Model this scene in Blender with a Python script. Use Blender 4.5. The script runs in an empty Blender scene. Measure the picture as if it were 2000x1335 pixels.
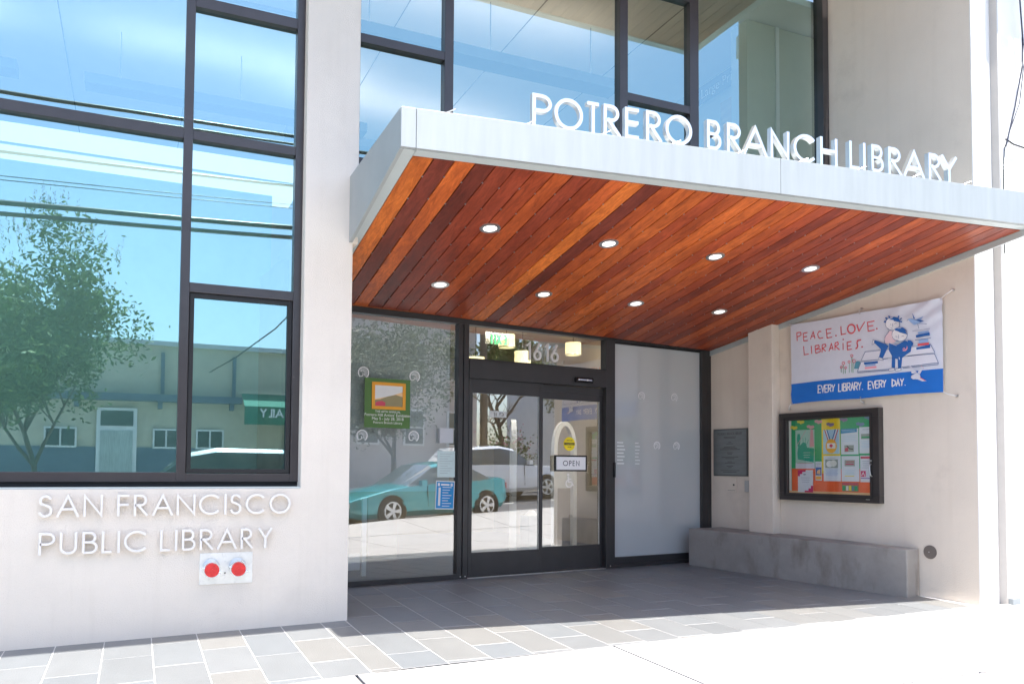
import bpy, math, random
from mathutils import Vector, Matrix
random.seed(7)
R = math.radians
SC = bpy.context.scene
COL = SC.collection

# ------------------------------------------------------------------ camera
def make_camera():
    yaw, tilt, roll = R(65.4856), R(2.4395), R(0.3664)
    rt = Vector((math.sin(yaw), -math.cos(yaw), 0)); fw0 = Vector((math.cos(yaw), math.sin(yaw), 0)); up0 = Vector((0, 0, 1))
    f = fw0 * math.cos(tilt) + up0 * math.sin(tilt)
    u = -fw0 * math.sin(tilt) + up0 * math.cos(tilt)
    x = rt * math.cos(roll) + u * math.sin(roll)
    z = -rt * math.sin(roll) + u * math.cos(roll)
    cd = bpy.data.cameras.new('camera'); cam = bpy.data.objects.new('camera', cd); COL.objects.link(cam)
    m = Matrix((x, z, -f)).transposed().to_4x4(); m.translation = Vector((0, -7, 1.25)); cam.matrix_world = m
    cd.sensor_width = 36; cd.lens = 1611.5 / 2000 * 36; cd.shift_y = 0.0894; cd.clip_start = 0.05; cd.clip_end = 2000
    SC.camera = cam
make_camera()

# ------------------------------------------------------------------ light
sun_dir = Vector((0.157, -0.93, 3.55)).normalized()          # towards the sun
SUN_EL = math.asin(sun_dir.z); SUN_AZ = math.atan2(sun_dir.x, sun_dir.y)
w = bpy.data.worlds.new('World'); SC.world = w; w.use_nodes = True
nt = w.node_tree; nt.nodes.clear()
sky = nt.nodes.new('ShaderNodeTexSky'); sky.sky_type = 'NISHITA'; sky.sun_disc = False
sky.sun_elevation = SUN_EL; sky.sun_rotation = SUN_AZ; sky.altitude = 30; sky.air_density = 1.0; sky.dust_density = 2.2; sky.ozone_density = 1.5
bg = nt.nodes.new('ShaderNodeBackground'); bg.inputs['Strength'].default_value = 0.15
out = nt.nodes.new('ShaderNodeOutputWorld')
nt.links.new(sky.outputs[0], bg.inputs[0]); nt.links.new(bg.outputs[0], out.inputs[0])
sl = bpy.data.lights.new('sun', 'SUN'); sl.energy = 3.9; sl.angle = R(0.5); sl.color = (1.0, 0.955, 0.89)
so = bpy.data.objects.new('sun', sl); COL.objects.link(so)
so.rotation_euler = sun_dir.to_track_quat('Z', 'Y').to_euler(); so.location = (2, -10, 30)
SC.view_settings.view_transform = 'Standard'; SC.view_settings.look = 'None'
SC.view_settings.gamma = 1.0; SC.view_settings.use_curve_mapping = False
SC.view_settings.exposure = 1.70
SC.cycles.max_bounces = 10; SC.cycles.diffuse_bounces = 5; SC.cycles.transparent_max_bounces = 16
SC.cycles.sample_clamp_indirect = 6.0

# ------------------------------------------------------------------ materials
def nodes_of(name):
    m = bpy.data.materials.new(name); m.use_nodes = True
    n = m.node_tree.nodes; l = m.node_tree.links
    return m, n, l, n['Principled BSDF']
def noise(n, l, scale, detail=4, vec=None, rough=0.55):
    t = n.new('ShaderNodeTexNoise'); t.inputs['Scale'].default_value = scale; t.inputs['Detail'].default_value = detail; t.inputs['Roughness'].default_value = rough
    if vec is not None: l.new(vec, t.inputs['Vector'])
    return t
def coords(n, l, scale=(1, 1, 1)):
    tc = n.new('ShaderNodeTexCoord'); mp = n.new('ShaderNodeMapping'); mp.inputs['Scale'].default_value = scale
    l.new(tc.outputs['Object'], mp.inputs['Vector']); return mp.outputs['Vector']
def ramp(n, l, src, stops):
    r = n.new('ShaderNodeValToRGB'); l.new(src, r.inputs[0])
    e = r.color_ramp.elements
    while len(e) < len(stops): e.new(0.5)
    for i, (p, c) in enumerate(stops):
        e[i].position = p; e[i].color = (*c, 1) if len(c) == 3 else c
    return r
def mixc(n, l, a, b, fac, mode='MIX'):
    m = n.new('ShaderNodeMix'); m.data_type = 'RGBA'; m.blend_type = mode
    for inp, v in ((m.inputs['Factor'], fac), (m.inputs['A'], a), (m.inputs['B'], b)):
        if hasattr(v, 'links') or hasattr(v, 'is_linked'): l.new(v, inp)
        elif isinstance(v, tuple): inp.default_value = (*v, 1)
        else: inp.default_value = v
    return m.outputs['Result']
def M(name, col, rough=0.6, metal=0.0, var=0.08, vs=3.0, bump=0.0, bs=120.0, coat=0.0, emit=None, es=1.0, objcol=False, scale=(1, 1, 1), dirt=None, spec=0.5, streak=0.0, grit=0.0):
    m, n, l, b = nodes_of(name)
    v = coords(n, l, scale)
    t = noise(n, l, vs, 6, v)
    lo = tuple(max(0, c * (1 - var)) for c in col); hi = tuple(min(1, c * (1 + var)) for c in col)
    r = ramp(n, l, t.outputs['Fac'], [(0.3, lo), (0.7, hi)])
    c = r.outputs[0]
    if dirt:
        dcol, dsc, d0, d1, amt = dirt
        t3 = noise(n, l, dsc, 8, v, 0.65)
        r3 = ramp(n, l, t3.outputs['Fac'], [(d0, (0, 0, 0)), (d1, (amt, amt, amt))])
        c = mixc(n, l, c, dcol, r3.outputs[0])
    if streak:
        t4 = noise(n, l, 1.0, 5, coords(n, l, (9, 9, 0.55)), 0.6); r4 = ramp(n, l, t4.outputs['Fac'], [(0.52, (1, 1, 1)), (0.74, (1 - streak, 1 - streak * 1.1, 1 - streak * 1.25))]); c = mixc(n, l, c, r4.outputs[0], 1.0, 'MULTIPLY')
    if grit:
        t5 = noise(n, l, 190, 3, v, 0.8); r5 = ramp(n, l, t5.outputs['Fac'], [(0.35, (1 - grit, 1 - grit, 1 - grit)), (0.6, (1, 1, 1))]); c = mixc(n, l, c, r5.outputs[0], 1.0, 'MULTIPLY')
    if objcol:
        oi = n.new('ShaderNodeObjectInfo'); c = mixc(n, l, c, oi.outputs['Color'], 1.0, 'MULTIPLY')
    l.new(c, b.inputs['Base Color'])
    b.inputs['Roughness'].default_value = rough; b.inputs['Metallic'].default_value = metal
    b.inputs['Coat Weight'].default_value = coat; b.inputs['Coat Roughness'].default_value = 0.08
    b.inputs['Specular IOR Level'].default_value = spec
    if emit: b.inputs['Emission Color'].default_value = (*emit, 1); b.inputs['Emission Strength'].default_value = es
    if bump:
        t2 = noise(n, l, bs, 5, v); bp = n.new('ShaderNodeBump'); bp.inputs['Strength'].default_value = bump; bp.inputs['Distance'].default_value = 0.01
        l.new(t2.outputs['Fac'], bp.inputs['Height']); l.new(bp.outputs[0], b.inputs['Normal'])
    return m
def glass(name, tcol, rcol, base, wav=0.0, wsc=1.2, power=1.0):
    m = bpy.data.materials.new(name); m.use_nodes = True; n = m.node_tree.nodes; l = m.node_tree.links; n.clear()
    o = n.new('ShaderNodeOutputMaterial'); mx = n.new('ShaderNodeMixShader'); tr = n.new('ShaderNodeBsdfTransparent'); gl = n.new('ShaderNodeBsdfGlossy')
    tr.inputs[0].default_value = (*tcol, 1); gl.inputs['Color'].default_value = (*rcol, 1); gl.inputs['Roughness'].default_value = 0.0
    lw = n.new('ShaderNodeFresnel'); lw.inputs[0].default_value = 1.5
    ma = n.new('ShaderNodeMath'); ma.operation = 'MULTIPLY_ADD'; ma.inputs[1].default_value = power; ma.inputs[2].default_value = base; ma.use_clamp = True
    l.new(lw.outputs[0], ma.inputs[0]); l.new(ma.outputs[0], mx.inputs[0])
    l.new(tr.outputs[0], mx.inputs[1]); l.new(gl.outputs[0], mx.inputs[2]); l.new(mx.outputs[0], o.inputs[0])
    if wav:
        v = coords(n, l); t = noise(n, l, wsc, 1, v); bp = n.new('ShaderNodeBump'); bp.inputs['Strength'].default_value = wav; bp.inputs['Distance'].default_value = 0.02
        l.new(t.outputs['Fac'], bp.inputs['Height']); l.new(bp.outputs[0], gl.inputs['Normal'])
    return m
def wood_mat():
    m, n, l, b = nodes_of('red_brown_hardwood')
    oi = n.new('ShaderNodeObjectInfo')
    tc = n.new('ShaderNodeTexCoord'); mp = n.new('ShaderNodeMapping'); mp.inputs['Scale'].default_value = (14, 0.8, 14)
    ad = n.new('ShaderNodeVectorMath'); ad.operation = 'MULTIPLY_ADD'; ad.inputs[1].default_value = (37, 91, 13)
    cb = n.new('ShaderNodeCombineXYZ')
    for i in range(3): l.new(oi.outputs['Random'], cb.inputs[i])
    l.new(tc.outputs['Object'], ad.inputs[2]); l.new(cb.outputs[0], ad.inputs[0]); l.new(ad.outputs[0], mp.inputs['Vector'])
    t = noise(n, l, 1.6, 8, mp.outputs[0], 0.62); t.inputs['Distortion'].default_value = 1.4
    mp2 = n.new('ShaderNodeMapping'); mp2.inputs['Scale'].default_value = (3, 0.9, 3); l.new(ad.outputs[0], mp2.inputs['Vector'])
    t2 = noise(n, l, 1.1, 3, mp2.outputs[0])
    mp3 = n.new('ShaderNodeMapping'); mp3.inputs['Scale'].default_value = (70, 4, 70); l.new(ad.outputs[0], mp3.inputs['Vector'])
    t3 = noise(n, l, 2.0, 4, mp3.outputs[0], 0.7)
    r = ramp(n, l, t.outputs['Fac'], [(0.25, (0.50, 0.40, 0.38)), (0.5, (1.0, 0.95, 0.9)), (0.78, (1.5, 1.65, 1.75))])
    r2 = ramp(n, l, t2.outputs['Fac'], [(0.3, (0.72, 0.66, 0.64)), (0.7, (1.22, 1.28, 1.3))])
    r3 = ramp(n, l, t3.outputs['Fac'], [(0.35, (0.86, 0.84, 0.82)), (0.65, (1.1, 1.12, 1.14))])
    c = mixc(n, l, r.outputs[0], oi.outputs['Color'], 1.0, 'MULTIPLY'); c = mixc(n, l, c, r2.outputs[0], 1.0, 'MULTIPLY'); c = mixc(n, l, c, r3.outputs[0], 1.0, 'MULTIPLY')
    l.new(c, b.inputs['Base Color']); b.inputs['Roughness'].default_value = 0.5; b.inputs['Specular IOR Level'].default_value = 0.35
    b.inputs['Coat Weight'].default_value = 0.10; b.inputs['Coat Roughness'].default_value = 0.25
    bp = n.new('ShaderNodeBump'); bp.inputs['Strength'].default_value = 0.15; bp.inputs['Distance'].default_value = 0.004
    l.new(t3.outputs['Fac'], bp.inputs['Height']); l.new(bp.outputs[0], b.inputs['Normal'])
    return m
def stain_mat(name, col, dark, sc):
    m, n, l, b = nodes_of(name)
    v = coords(n, l); v2 = coords(n, l, (2.2, 2.2, 0.9))
    t = noise(n, l, 2.4, 8, v, 0.65); t2 = noise(n, l, sc, 6, v2, 0.6); t3 = noise(n, l, 60, 4, v)
    r = ramp(n, l, t.outputs['Fac'], [(0.3, tuple(c * 0.82 for c in col)), (0.7, tuple(c * 1.15 for c in col))])
    r2 = ramp(n, l, t2.outputs['Fac'], [(0.5, (0, 0, 0)), (0.68, (0.75, 0.75, 0.75))])
    c = mixc(n, l, r.outputs[0], dark, r2.outputs[0]); l.new(c, b.inputs['Base Color']); b.inputs['Roughness'].default_value = 0.55
    bp = n.new('ShaderNodeBump'); bp.inputs['Strength'].default_value = 0.25; bp.inputs['Distance'].default_value = 0.004
    l.new(t3.outputs['Fac'], bp.inputs['Height']); l.new(bp.outputs[0], b.inputs['Normal'])
    return m

m_stucco = M('warm_white_stucco', (0.745, 0.675, 0.59), 0.9, var=0.035, vs=1.6, bump=0.4, bs=110, streak=0.035, grit=0.08, dirt=((0.46, 0.41, 0.36), 1.3, 0.55, 0.85, 0.25))
m_stucco2 = M('scuffed_beige_stucco', (0.72, 0.64, 0.545), 0.9, var=0.04, vs=1.4, bump=0.4, bs=100, streak=0.035, grit=0.08, dirt=((0.36, 0.31, 0.27), 1.7, 0.56, 0.82, 0.35))
m_white = M('white_painted_stucco', (0.80, 0.785, 0.76), 0.85, var=0.02, vs=2, bump=0.15, bs=90)
m_frame = M('dark_bronze_aluminium', (0.052, 0.045, 0.046), 0.38, 0.25, var=0.10, vs=6, coat=0.2)
m_frame2 = M('charcoal_door_aluminium', (0.042, 0.040, 0.041), 0.36, 0.2, var=0.10, vs=5, dirt=((0.10, 0.10, 0.10), 7, 0.62, 0.8, 0.3))
m_gasket = M('black_rubber_gasket', (0.012, 0.012, 0.013), 0.6)
m_fascia = M('weathered_pale_grey_metal', (0.37, 0.395, 0.395), 0.48, 0.25, var=0.06, vs=2.0, scale=(7, 1, 0.8), dirt=((0.62, 0.66, 0.67), 26, 0.70, 0.76, 0.6))
m_trim = M('pale_grey_green_metal_trim', (0.50, 0.55, 0.545), 0.45, 0.25, var=0.04)
m_wood = wood_mat()
m_cover = M('letter_white_paint', (0.76, 0.73, 0.69), 0.5, var=0.02)
m_alletter = M('brushed_aluminium', (0.74, 0.76, 0.78), 0.32, 0.75, var=0.05, vs=10)
m_steel = M('satin_stainless_steel', (0.62, 0.62, 0.61), 0.28, 0.9, var=0.06, vs=12)
m_galv = M('brushed_steel_plate', (0.78, 0.79, 0.77), 0.38, 0.55, var=0.08, vs=9, dirt=((0.40, 0.42, 0.42), 22, 0.56, 0.74, 0.6))
m_red = M('red_cap_paint', (0.68, 0.03, 0.03), 0.4, var=0.2, vs=30, dirt=((0.75, 0.45, 0.42), 60, 0.68, 0.74, 0.8))
m_chrome = M('polished_chrome', (0.75, 0.77, 0.8), 0.15, 1.0, var=0.03)
m_concrete = M('pale_pavement_concrete', (0.46, 0.445, 0.43), 0.9, var=0.05, vs=2.2, bump=0.3, bs=150, dirt=((0.24, 0.22, 0.20), 2.6, 0.60, 0.80, 0.55))
m_joint = M('dark_joint_dirt', (0.05, 0.046, 0.042), 0.95)
m_grout = M('light_grey_grout', (0.60, 0.59, 0.58), 0.95, var=0.12, vs=9)
m_tile = M('slate_grey_porcelain', (1.0, 1.0, 1.0), 0.42, var=0.10, vs=3.2, bump=0.35, bs=70, objcol=True, scale=(1.6, 1, 1), dirt=((0.50, 0.48, 0.45), 5, 0.6, 0.8, 0.25))
m_asphalt = M('grey_asphalt', (0.085, 0.085, 0.09), 0.9, var=0.2, vs=1.5, bump=0.4, bs=90)
m_earth = M('distant_ground', (0.16, 0.15, 0.13), 0.95, var=0.2, vs=0.05)
m_bench = stain_mat('stained_bench_concrete', (0.285, 0.265, 0.245), (0.165, 0.140, 0.120), 2.0)
m_gl_blue = glass('blue_coated_window_glass', (0.64, 0.84, 0.80), (0.54, 0.83, 0.91), 0.35, 0.05, 0.7, 1.6)
m_gl_up = glass('upper_window_glass', (0.88, 0.88, 0.80), (0.50, 0.80, 0.86), 0.27, 0.05, 0.7, 1.6)
m_gl_clear = glass('clear_storefront_glass', (0.88, 0.91, 0.90), (0.95, 0.98, 1.0), 0.25, 0.02, 0.6, 1.6)
m_gl_case = glass('display_case_glass', (0.99, 1.0, 0.99), (1, 1, 1), 0.02, 0, 1, 1.0)
m_frost = M('frosted_window_film', (0.49, 0.52, 0.53), 0.12, var=0.02, vs=1.0, spec=1.0, coat=0.6)
m_bulkhead_glow = M('glowing_bulkhead_white', (0.8, 0.8, 0.8), 0.9, emit=(1.0, 0.97, 0.93), es=0.34)  # white bulkhead surface, emission stands in for lamplight falling on it
m_ceil = M('white_library_ceiling', (0.78, 0.78, 0.76), 0.9, var=0.02)
m_inwall = M('tan_interior_wall', (0.56, 0.49, 0.39), 0.9, var=0.06)
m_inwall2 = M('pale_green_interior_wall', (0.50, 0.52, 0.42), 0.9, var=0.04)
m_indark = M('dim_interior_partition', (0.60, 0.76, 0.70), 0.9, var=0.08)
m_infloor = M('interior_floor_tile', (0.13, 0.13, 0.14), 0.4, var=0.1)
m_lampw = M('lit_linear_lamp', (0.9, 0.9, 0.9), 0.5, emit=(1, 0.88, 0.78), es=2.6)
m_hall_fill = M('hall_fill_glow', (0.9, 0.9, 0.9), 0.5, emit=(1, 0.92, 0.8), es=9.0)  # emission for the added fill panels in the hall
m_lamp_body = M('lamp_housing_grey', (0.25, 0.28, 0.30), 0.4, 0.3)
m_shade = M('lit_drum_lampshade', (0.85, 0.78, 0.5), 0.7, emit=(1.0, 0.83, 0.42), es=0.55)
m_lens = M('frosted_downlight_lens', (0.92, 0.92, 0.92), 0.4, emit=(1.0, 0.97, 0.92), es=0.55)
m_exit = M('lit_green_exit_letters', (0.1, 0.7, 0.25), 0.5, emit=(0.12, 0.85, 0.3), es=0.4)
m_black = M('black_plastic', (0.012, 0.012, 0.014), 0.25, coat=0.4)
m_white_p = M('white_plastic', (0.78, 0.79, 0.8), 0.4)
FL = {}
def flat(name, c, rough=0.6):
    if name not in FL: FL[name] = M('print_' + name, c, rough, var=0.03, vs=8)
    return FL[name]
INK = dict(red=(0.72, 0.10, 0.12), red2=(0.62, 0.12, 0.14), blue=(0.02, 0.13, 0.42), white=(0.80, 0.80, 0.82), line=(0.06, 0.12, 0.30), pink=(0.85, 0.35, 0.42), green=(0.05, 0.35, 0.16),
           teal=(0.10, 0.30, 0.40), paper=(0.72, 0.73, 0.80), mid=(0.30, 0.45, 0.72), paper2=(0.66, 0.68, 0.76), blush=(0.80, 0.60, 0.64), banner=(0.68, 0.71, 0.79), band=(0.01, 0.16, 0.58),
           board_green=(0.03, 0.42, 0.17), board_orange=(0.88, 0.17, 0.05), board_yellow=(0.90, 0.68, 0.03), cloud_purple=(0.28, 0.22, 0.38), cloud_pink=(0.75, 0.38, 0.42), cloud_yellow=(0.85, 0.72, 0.08), cloud_blue=(0.18, 0.28, 0.45),
           sheet=(0.74, 0.78, 0.83), text=(0.30, 0.33, 0.40), sky=(0.48, 0.68, 0.80), gold=(0.88, 0.48, 0.06), magenta=(0.65, 0.03, 0.16), jade=(0.02, 0.40, 0.27), mint=(0.45, 0.66, 0.58), header=(0.02, 0.27, 0.52), dark=(0.03, 0.03, 0.04),
           poster_green=(0.085, 0.19, 0.045), frame_gold=(0.80, 0.36, 0.03), hill=(0.30, 0.26, 0.13), rose=(0.60, 0.07, 0.12), dusk=(0.85, 0.58, 0.30), pale=(0.80, 0.80, 0.76), ink_white=(0.88, 0.88, 0.88), paper_green=(0.60, 0.74, 0.72), cobalt=(0.02, 0.28, 0.62), caution=(0.90, 0.72, 0.02),
           dull=(0.40, 0.36, 0.34), photo=(0.35, 0.40, 0.36), violet=(0.22, 0.10, 0.40), plaque=(0.17, 0.18, 0.18), plaque_text=(0.07, 0.07, 0.07))
m_frost.node_tree.nodes['Principled BSDF'].inputs['Coat IOR'].default_value = 2.0; m_frost.node_tree.nodes['Principled BSDF'].inputs['Coat Roughness'].default_value = 0.05
def ink(k): return flat(k, INK[k])

# ------------------------------------------------------------------ mesh helpers
class MB:
    def __init__(s): s.v = []; s.f = []; s.mi = []; s.m = 0
    def add(s, vs, fs):
        o = len(s.v); s.v += [tuple(p) for p in vs]
        for q in fs: s.f.append(tuple(i + o for i in q)); s.mi.append(s.m)
    def box(s, x0, x1, y0, y1, z0, z1):
        s.add([(x0, y0, z0), (x1, y0, z0), (x1, y1, z0), (x0, y1, z0), (x0, y0, z1), (x1, y0, z1), (x1, y1, z1), (x0, y1, z1)],
              [(0, 3, 2, 1), (4, 5, 6, 7), (0, 1, 5, 4), (1, 2, 6, 5), (2, 3, 7, 6), (3, 0, 4, 7)]); return s
    def quad(s, a, b, c, d): s.add([a, b, c, d], [(0, 1, 2, 3)]); return s
    def prism(s, poly, y0, y1):            # poly in (x,z), counter-clockwise seen from -y
        n = len(poly); s.add([(x, y0, z) for x, z in poly] + [(x, y1, z) for x, z in poly],
              [tuple(range(n)), tuple(range(2 * n - 1, n - 1, -1))] + [(i, i + n, (i + 1) % n + n, (i + 1) % n) for i in range(n)]); return s
    def poly(s, pts, y): s.add([(x, y, z) for x, z in pts], [tuple(range(len(pts)))]); return s
    def zprism(s, poly, z0, z1):           # poly in (x,y) extruded in z; z0/z1 may be callables
        n = len(poly); f0 = z0 if callable(z0) else (lambda x, y: z0); f1 = z1 if callable(z1) else (lambda x, y: z1)
        s.add([(x, y, f0(x, y)) for x, y in poly] + [(x, y, f1(x, y)) for x, y in poly],
              [tuple(range(n - 1, -1, -1)), tuple(range(n, 2 * n))] + [(i, (i + 1) % n, (i + 1) % n + n, i + n) for i in range(n)]); return s
    def ribbon(s, pts, wd, y0, y1=None, closed=False):   # a stroke in the xz plane, flat or extruded
        pts = [p for k, p in enumerate(pts) if k == 0 or abs(p[0] - pts[k - 1][0]) + abs(p[1] - pts[k - 1][1]) > 1e-6]
        n = len(pts); L = []; Rr = []
        for i in range(n):
            p = Vector(pts[i])
            a = Vector(pts[(i - 1) % n]) if (i > 0 or closed) else None
            b = Vector(pts[(i + 1) % n]) if (i < n - 1 or closed) else None
            d1 = (p - a).normalized() if a is not None else None; d2 = (b - p).normalized() if b is not None else None
            if d1 is None: d1 = d2
            if d2 is None: d2 = d1
            n1 = Vector((-d1.y, d1.x)); n2 = Vector((-d2.y, d2.x)); mm = n1 + n2
            if mm.length < 1e-4: mm = n1
            mm.normalize(); k = min(2.2, 1 / max(0.3, mm.dot(n1)))
            L.append(p + mm * wd / 2 * k); Rr.append(p - mm * wd / 2 * k)
        m = n if closed else n - 1
        if y1 is None:
            vs = [(q.x, y0, q.y) for q in L] + [(q.x, y0, q.y) for q in Rr]
            s.add(vs, [(i, n + i, n + (i + 1) % n, (i + 1) % n) for i in range(m)]); return s
        vs = [(q.x, y0, q.y) for q in L] + [(q.x, y0, q.y) for q in Rr] + [(q.x, y1, q.y) for q in L] + [(q.x, y1, q.y) for q in Rr]
        fs = []
        for i in range(m):
            j = (i + 1) % n
            fs += [(i, n + i, n + j, j), (2 * n + i, 2 * n + j, 3 * n + j, 3 * n + i), (i, j, 2 * n + j, 2 * n + i), (n + i, 3 * n + i, 3 * n + j, n + j)]
        if not closed: fs += [(0, 2 * n, 3 * n, n), (n - 1, 2 * n - 1, 4 * n - 1, 3 * n - 1)]
        s.add(vs, fs); return s
    def cyl(s, a, b, r0, r1=None, n=16, cap=True):
        a = Vector(a); b = Vector(b); r1 = r0 if r1 is None else r1; d = (b - a).normalized()
        u = d.orthogonal().normalized(); t = d.cross(u)
        vs = [a + (u * math.cos(2 * math.pi * i / n) + t * math.sin(2 * math.pi * i / n)) * r0 for i in range(n)] + [b + (u * math.cos(2 * math.pi * i / n) + t * math.sin(2 * math.pi * i / n)) * r1 for i in range(n)]
        fs = [(i, (i + 1) % n, (i + 1) % n + n, i + n) for i in range(n)]
        if cap: fs += [tuple(range(n - 1, -1, -1)), tuple(range(n, 2 * n))]
        s.add(vs, fs); return s
    def ring(s, c, axis, ro, ri, h, n=24):  # flat washer
        c = Vector(c); d = Vector(axis).normalized(); u = d.orthogonal().normalized(); t = d.cross(u)
        P = lambda r, k, i: c + (u * math.cos(2 * math.pi * i / n) + t * math.sin(2 * math.pi * i / n)) * r + d * k
        vs = [P(ro, 0, i) for i in range(n)] + [P(ro, h, i) for i in range(n)] + [P(ri, h, i) for i in range(n)] + [P(ri, 0, i) for i in range(n)]
        fs = []
        for i in range(n):
            j = (i + 1) % n
            for a, b in ((0, 1), (1, 2), (2, 3), (3, 0)): fs.append((a * n + i, a * n + j, b * n + j, b * n + i))
        s.add(vs, fs); return s
    def tube(s, pts, r, n=8):
        pts = [Vector(p) for p in pts]; vs = []; fs = []
        up = Vector((0, 0, 1))
        for i, p in enumerate(pts):
            d = (pts[min(i + 1, len(pts) - 1)] - pts[max(i - 1, 0)]).normalized()
            u = d.cross(up); u = d.orthogonal() if u.length < 0.05 else u
            u.normalize(); t = d.cross(u)
            rr = r[i] if isinstance(r, (list, tuple)) else r
            vs += [p + (u * math.cos(2 * math.pi * k / n) + t * math.sin(2 * math.pi * k / n)) * rr for k in range(n)]
        for i in range(len(pts) - 1):
            for k in range(n): fs.append((i * n + k, i * n + (k + 1) % n, (i + 1) * n + (k + 1) % n, (i + 1) * n + k))
        fs += [tuple(range(n - 1, -1, -1)), tuple(range((len(pts) - 1) * n, len(pts) * n))]
        s.add(vs, fs); return s
    def build(s, name, mats, parent=None, bevel=0.0, smooth=False, loc=None, rz=0.0, color=None):
        me = bpy.data.meshes.new(name); me.from_pydata(s.v, [], s.f)
        mats = mats if isinstance(mats, (list, tuple)) else [mats]
        for m in mats: me.materials.append(m)
        if len(mats) > 1: me.polygons.foreach_set('material_index', s.mi)
        me.validate(); me.update()
        if smooth: me.shade_smooth()
        o = bpy.data.objects.new(name, me); COL.objects.link(o)
        if parent: o.parent = parent
        if loc is not None: o.location = loc
        if rz: o.rotation_euler = (0, 0, rz)
        if color: o.color = (*color, 1)
        if bevel:
            b = o.modifiers.new('bevel', 'BEVEL'); b.width = bevel; b.segments = 2; b.limit_method = 'ANGLE'; b.angle_limit = R(40)
        return o
def tag(o, label=None, cat=None, group=None, kind=None):
    for k, v in (('label', label), ('category', cat), ('group', group), ('kind', kind)):
        if v: o[k] = v
    return o
def empty(name, loc=(0, 0, 0), rz=0.0, parent=None):
    o = bpy.data.objects.new(name, None); COL.objects.link(o); o.location = loc; o.rotation_euler = (0, 0, rz); o.empty_display_size = 0.1
    if parent: o.parent = parent
    return o
def thing(name, label, cat, loc=(0, 0, 0), rz=0.0, group=None): return tag(empty(name, loc, rz), label, cat, group)
def box(name, m, parent, *a, bevel=0.0, **k): return MB().box(*a).build(name, m, parent, bevel, **k)
def copy_tree(o, parent=None):
    c = o.copy(); COL.objects.link(c)
    if parent: c.parent = parent
    for ch in list(o.children): copy_tree(ch, c)
    return c

# stroke alphabet: every glyph in a unit-high box, centre lines; width = box width / height
def arc(cx, cy, rx, ry, a0, a1, n=14): return [(cx + rx * math.cos(R(a0 + (a1 - a0) * i / (n - 1))), cy + ry * math.sin(R(a0 + (a1 - a0) * i / (n - 1)))) for i in range(n)]
GL = {
 'A': (0.78, [[(0, 0), (0.39, 1), (0.78, 0)], [(0.14, 0.34), (0.64, 0.34)]]),
 'B': (0.52, [[(0, 0), (0, 1), (0.26, 1)] + arc(0.26, 0.765, 0.20, 0.235, 90, -90) + [(0, 0.53)], [(0, 0.53), (0.27, 0.53)] + arc(0.27, 0.265, 0.25, 0.265, 90, -90) + [(0, 0)]]),
 'C': (0.90, [arc(0.5, 0.5, 0.5, 0.5, 42, 318, 30)]),
 'D': (0.75, [[(0, 0), (0, 1), (0.27, 1)] + arc(0.27, 0.5, 0.48, 0.5, 90, -90, 20) + [(0, 0)]]),
 'E': (0.48, [[(0.48, 1), (0, 1), (0, 0), (0.48, 0)], [(0, 0.53), (0.46, 0.53)]]),
 'F': (0.45, [[(0.45, 1), (0, 1), (0, 0)], [(0, 0.53), (0.43, 0.53)]]),
 'G': (0.95, [arc(0.5, 0.5, 0.5, 0.5, 42, 340, 30) + [(0.97, 0.47), (0.55, 0.47)]]),
 'H': (0.66, [[(0, 0), (0, 1)], [(0.66, 0), (0.66, 1)], [(0, 0.53), (0.66, 0.53)]]),
 'I': (0.0, [[(0, 0), (0, 1)]]),
 'K': (0.55, [[(0, 0), (0, 1)], [(0.5, 1), (0, 0.45)], [(0.15, 0.6), (0.55, 0)]]),
 'L': (0.40, [[(0, 1), (0, 0), (0.40, 0)]]),
 'M': (0.85, [[(0, 0), (0.1, 1), (0.425, 0.1), (0.75, 1), (0.85, 0)]]),
 'N': (0.68, [[(0, 0), (0, 1), (0.68, 0), (0.68, 1)]]),
 'O': (1.0, [('c', arc(0.5, 0.5, 0.5, 0.5, 0, 348, 30))]),
 'P': (0.50, [[(0, 0), (0, 1), (0.24, 1)] + arc(0.24, 0.74, 0.26, 0.26, 90, -90) + [(0, 0.48)]]),
 'R': (0.54, [[(0, 0), (0, 1), (0.24, 1)] + arc(0.24, 0.75, 0.25, 0.25, 90, -90) + [(0, 0.50)], [(0.14, 0.50), (0.54, 0)]]),
 'S': (0.50, [arc(0.26, 0.755, 0.225, 0.245, 20, 215, 16) + [(0.30, 0.53)] + arc(0.25, 0.27, 0.25, 0.27, 38, -165, 16)]),
 'T': (0.50, [[(0, 1), (0.5, 1)], [(0.25, 1), (0.25, 0)]]),
 'U': (0.60, [[(0, 1), (0, 0.32)] + arc(0.3, 0.30, 0.30, 0.30, 180, 360) + [(0.6, 1)]]),
 'V': (0.70, [[(0, 1), (0.35, 0), (0.7, 1)]]),
 'W': (1.1, [[(0, 1), (0.28, 0), (0.55, 1), (0.82, 0), (1.1, 1)]]),
 'X': (0.60, [[(0, 0), (0.6, 1)], [(0, 1), (0.6, 0)]]),
 'Y': (0.58, [[(0, 1), (0.29, 0.5), (0.58, 1)], [(0.29, 0.52), (0.29, 0)]]),
 'Z': (0.55, [[(0, 1), (0.55, 1), (0, 0), (0.55, 0)]]),
 '1': (0.16, [[(0, 0.86), (0.16, 1), (0.16, 0)]]),
 '6': (0.50, [[(0.40, 1), (0.06, 0.42)], ('c', arc(0.25, 0.26, 0.25, 0.26, 0, 340, 20))]),
 '0': (0.5, [('c', arc(0.25, 0.5, 0.25, 0.5, 0, 345, 20))]),
}
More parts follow.
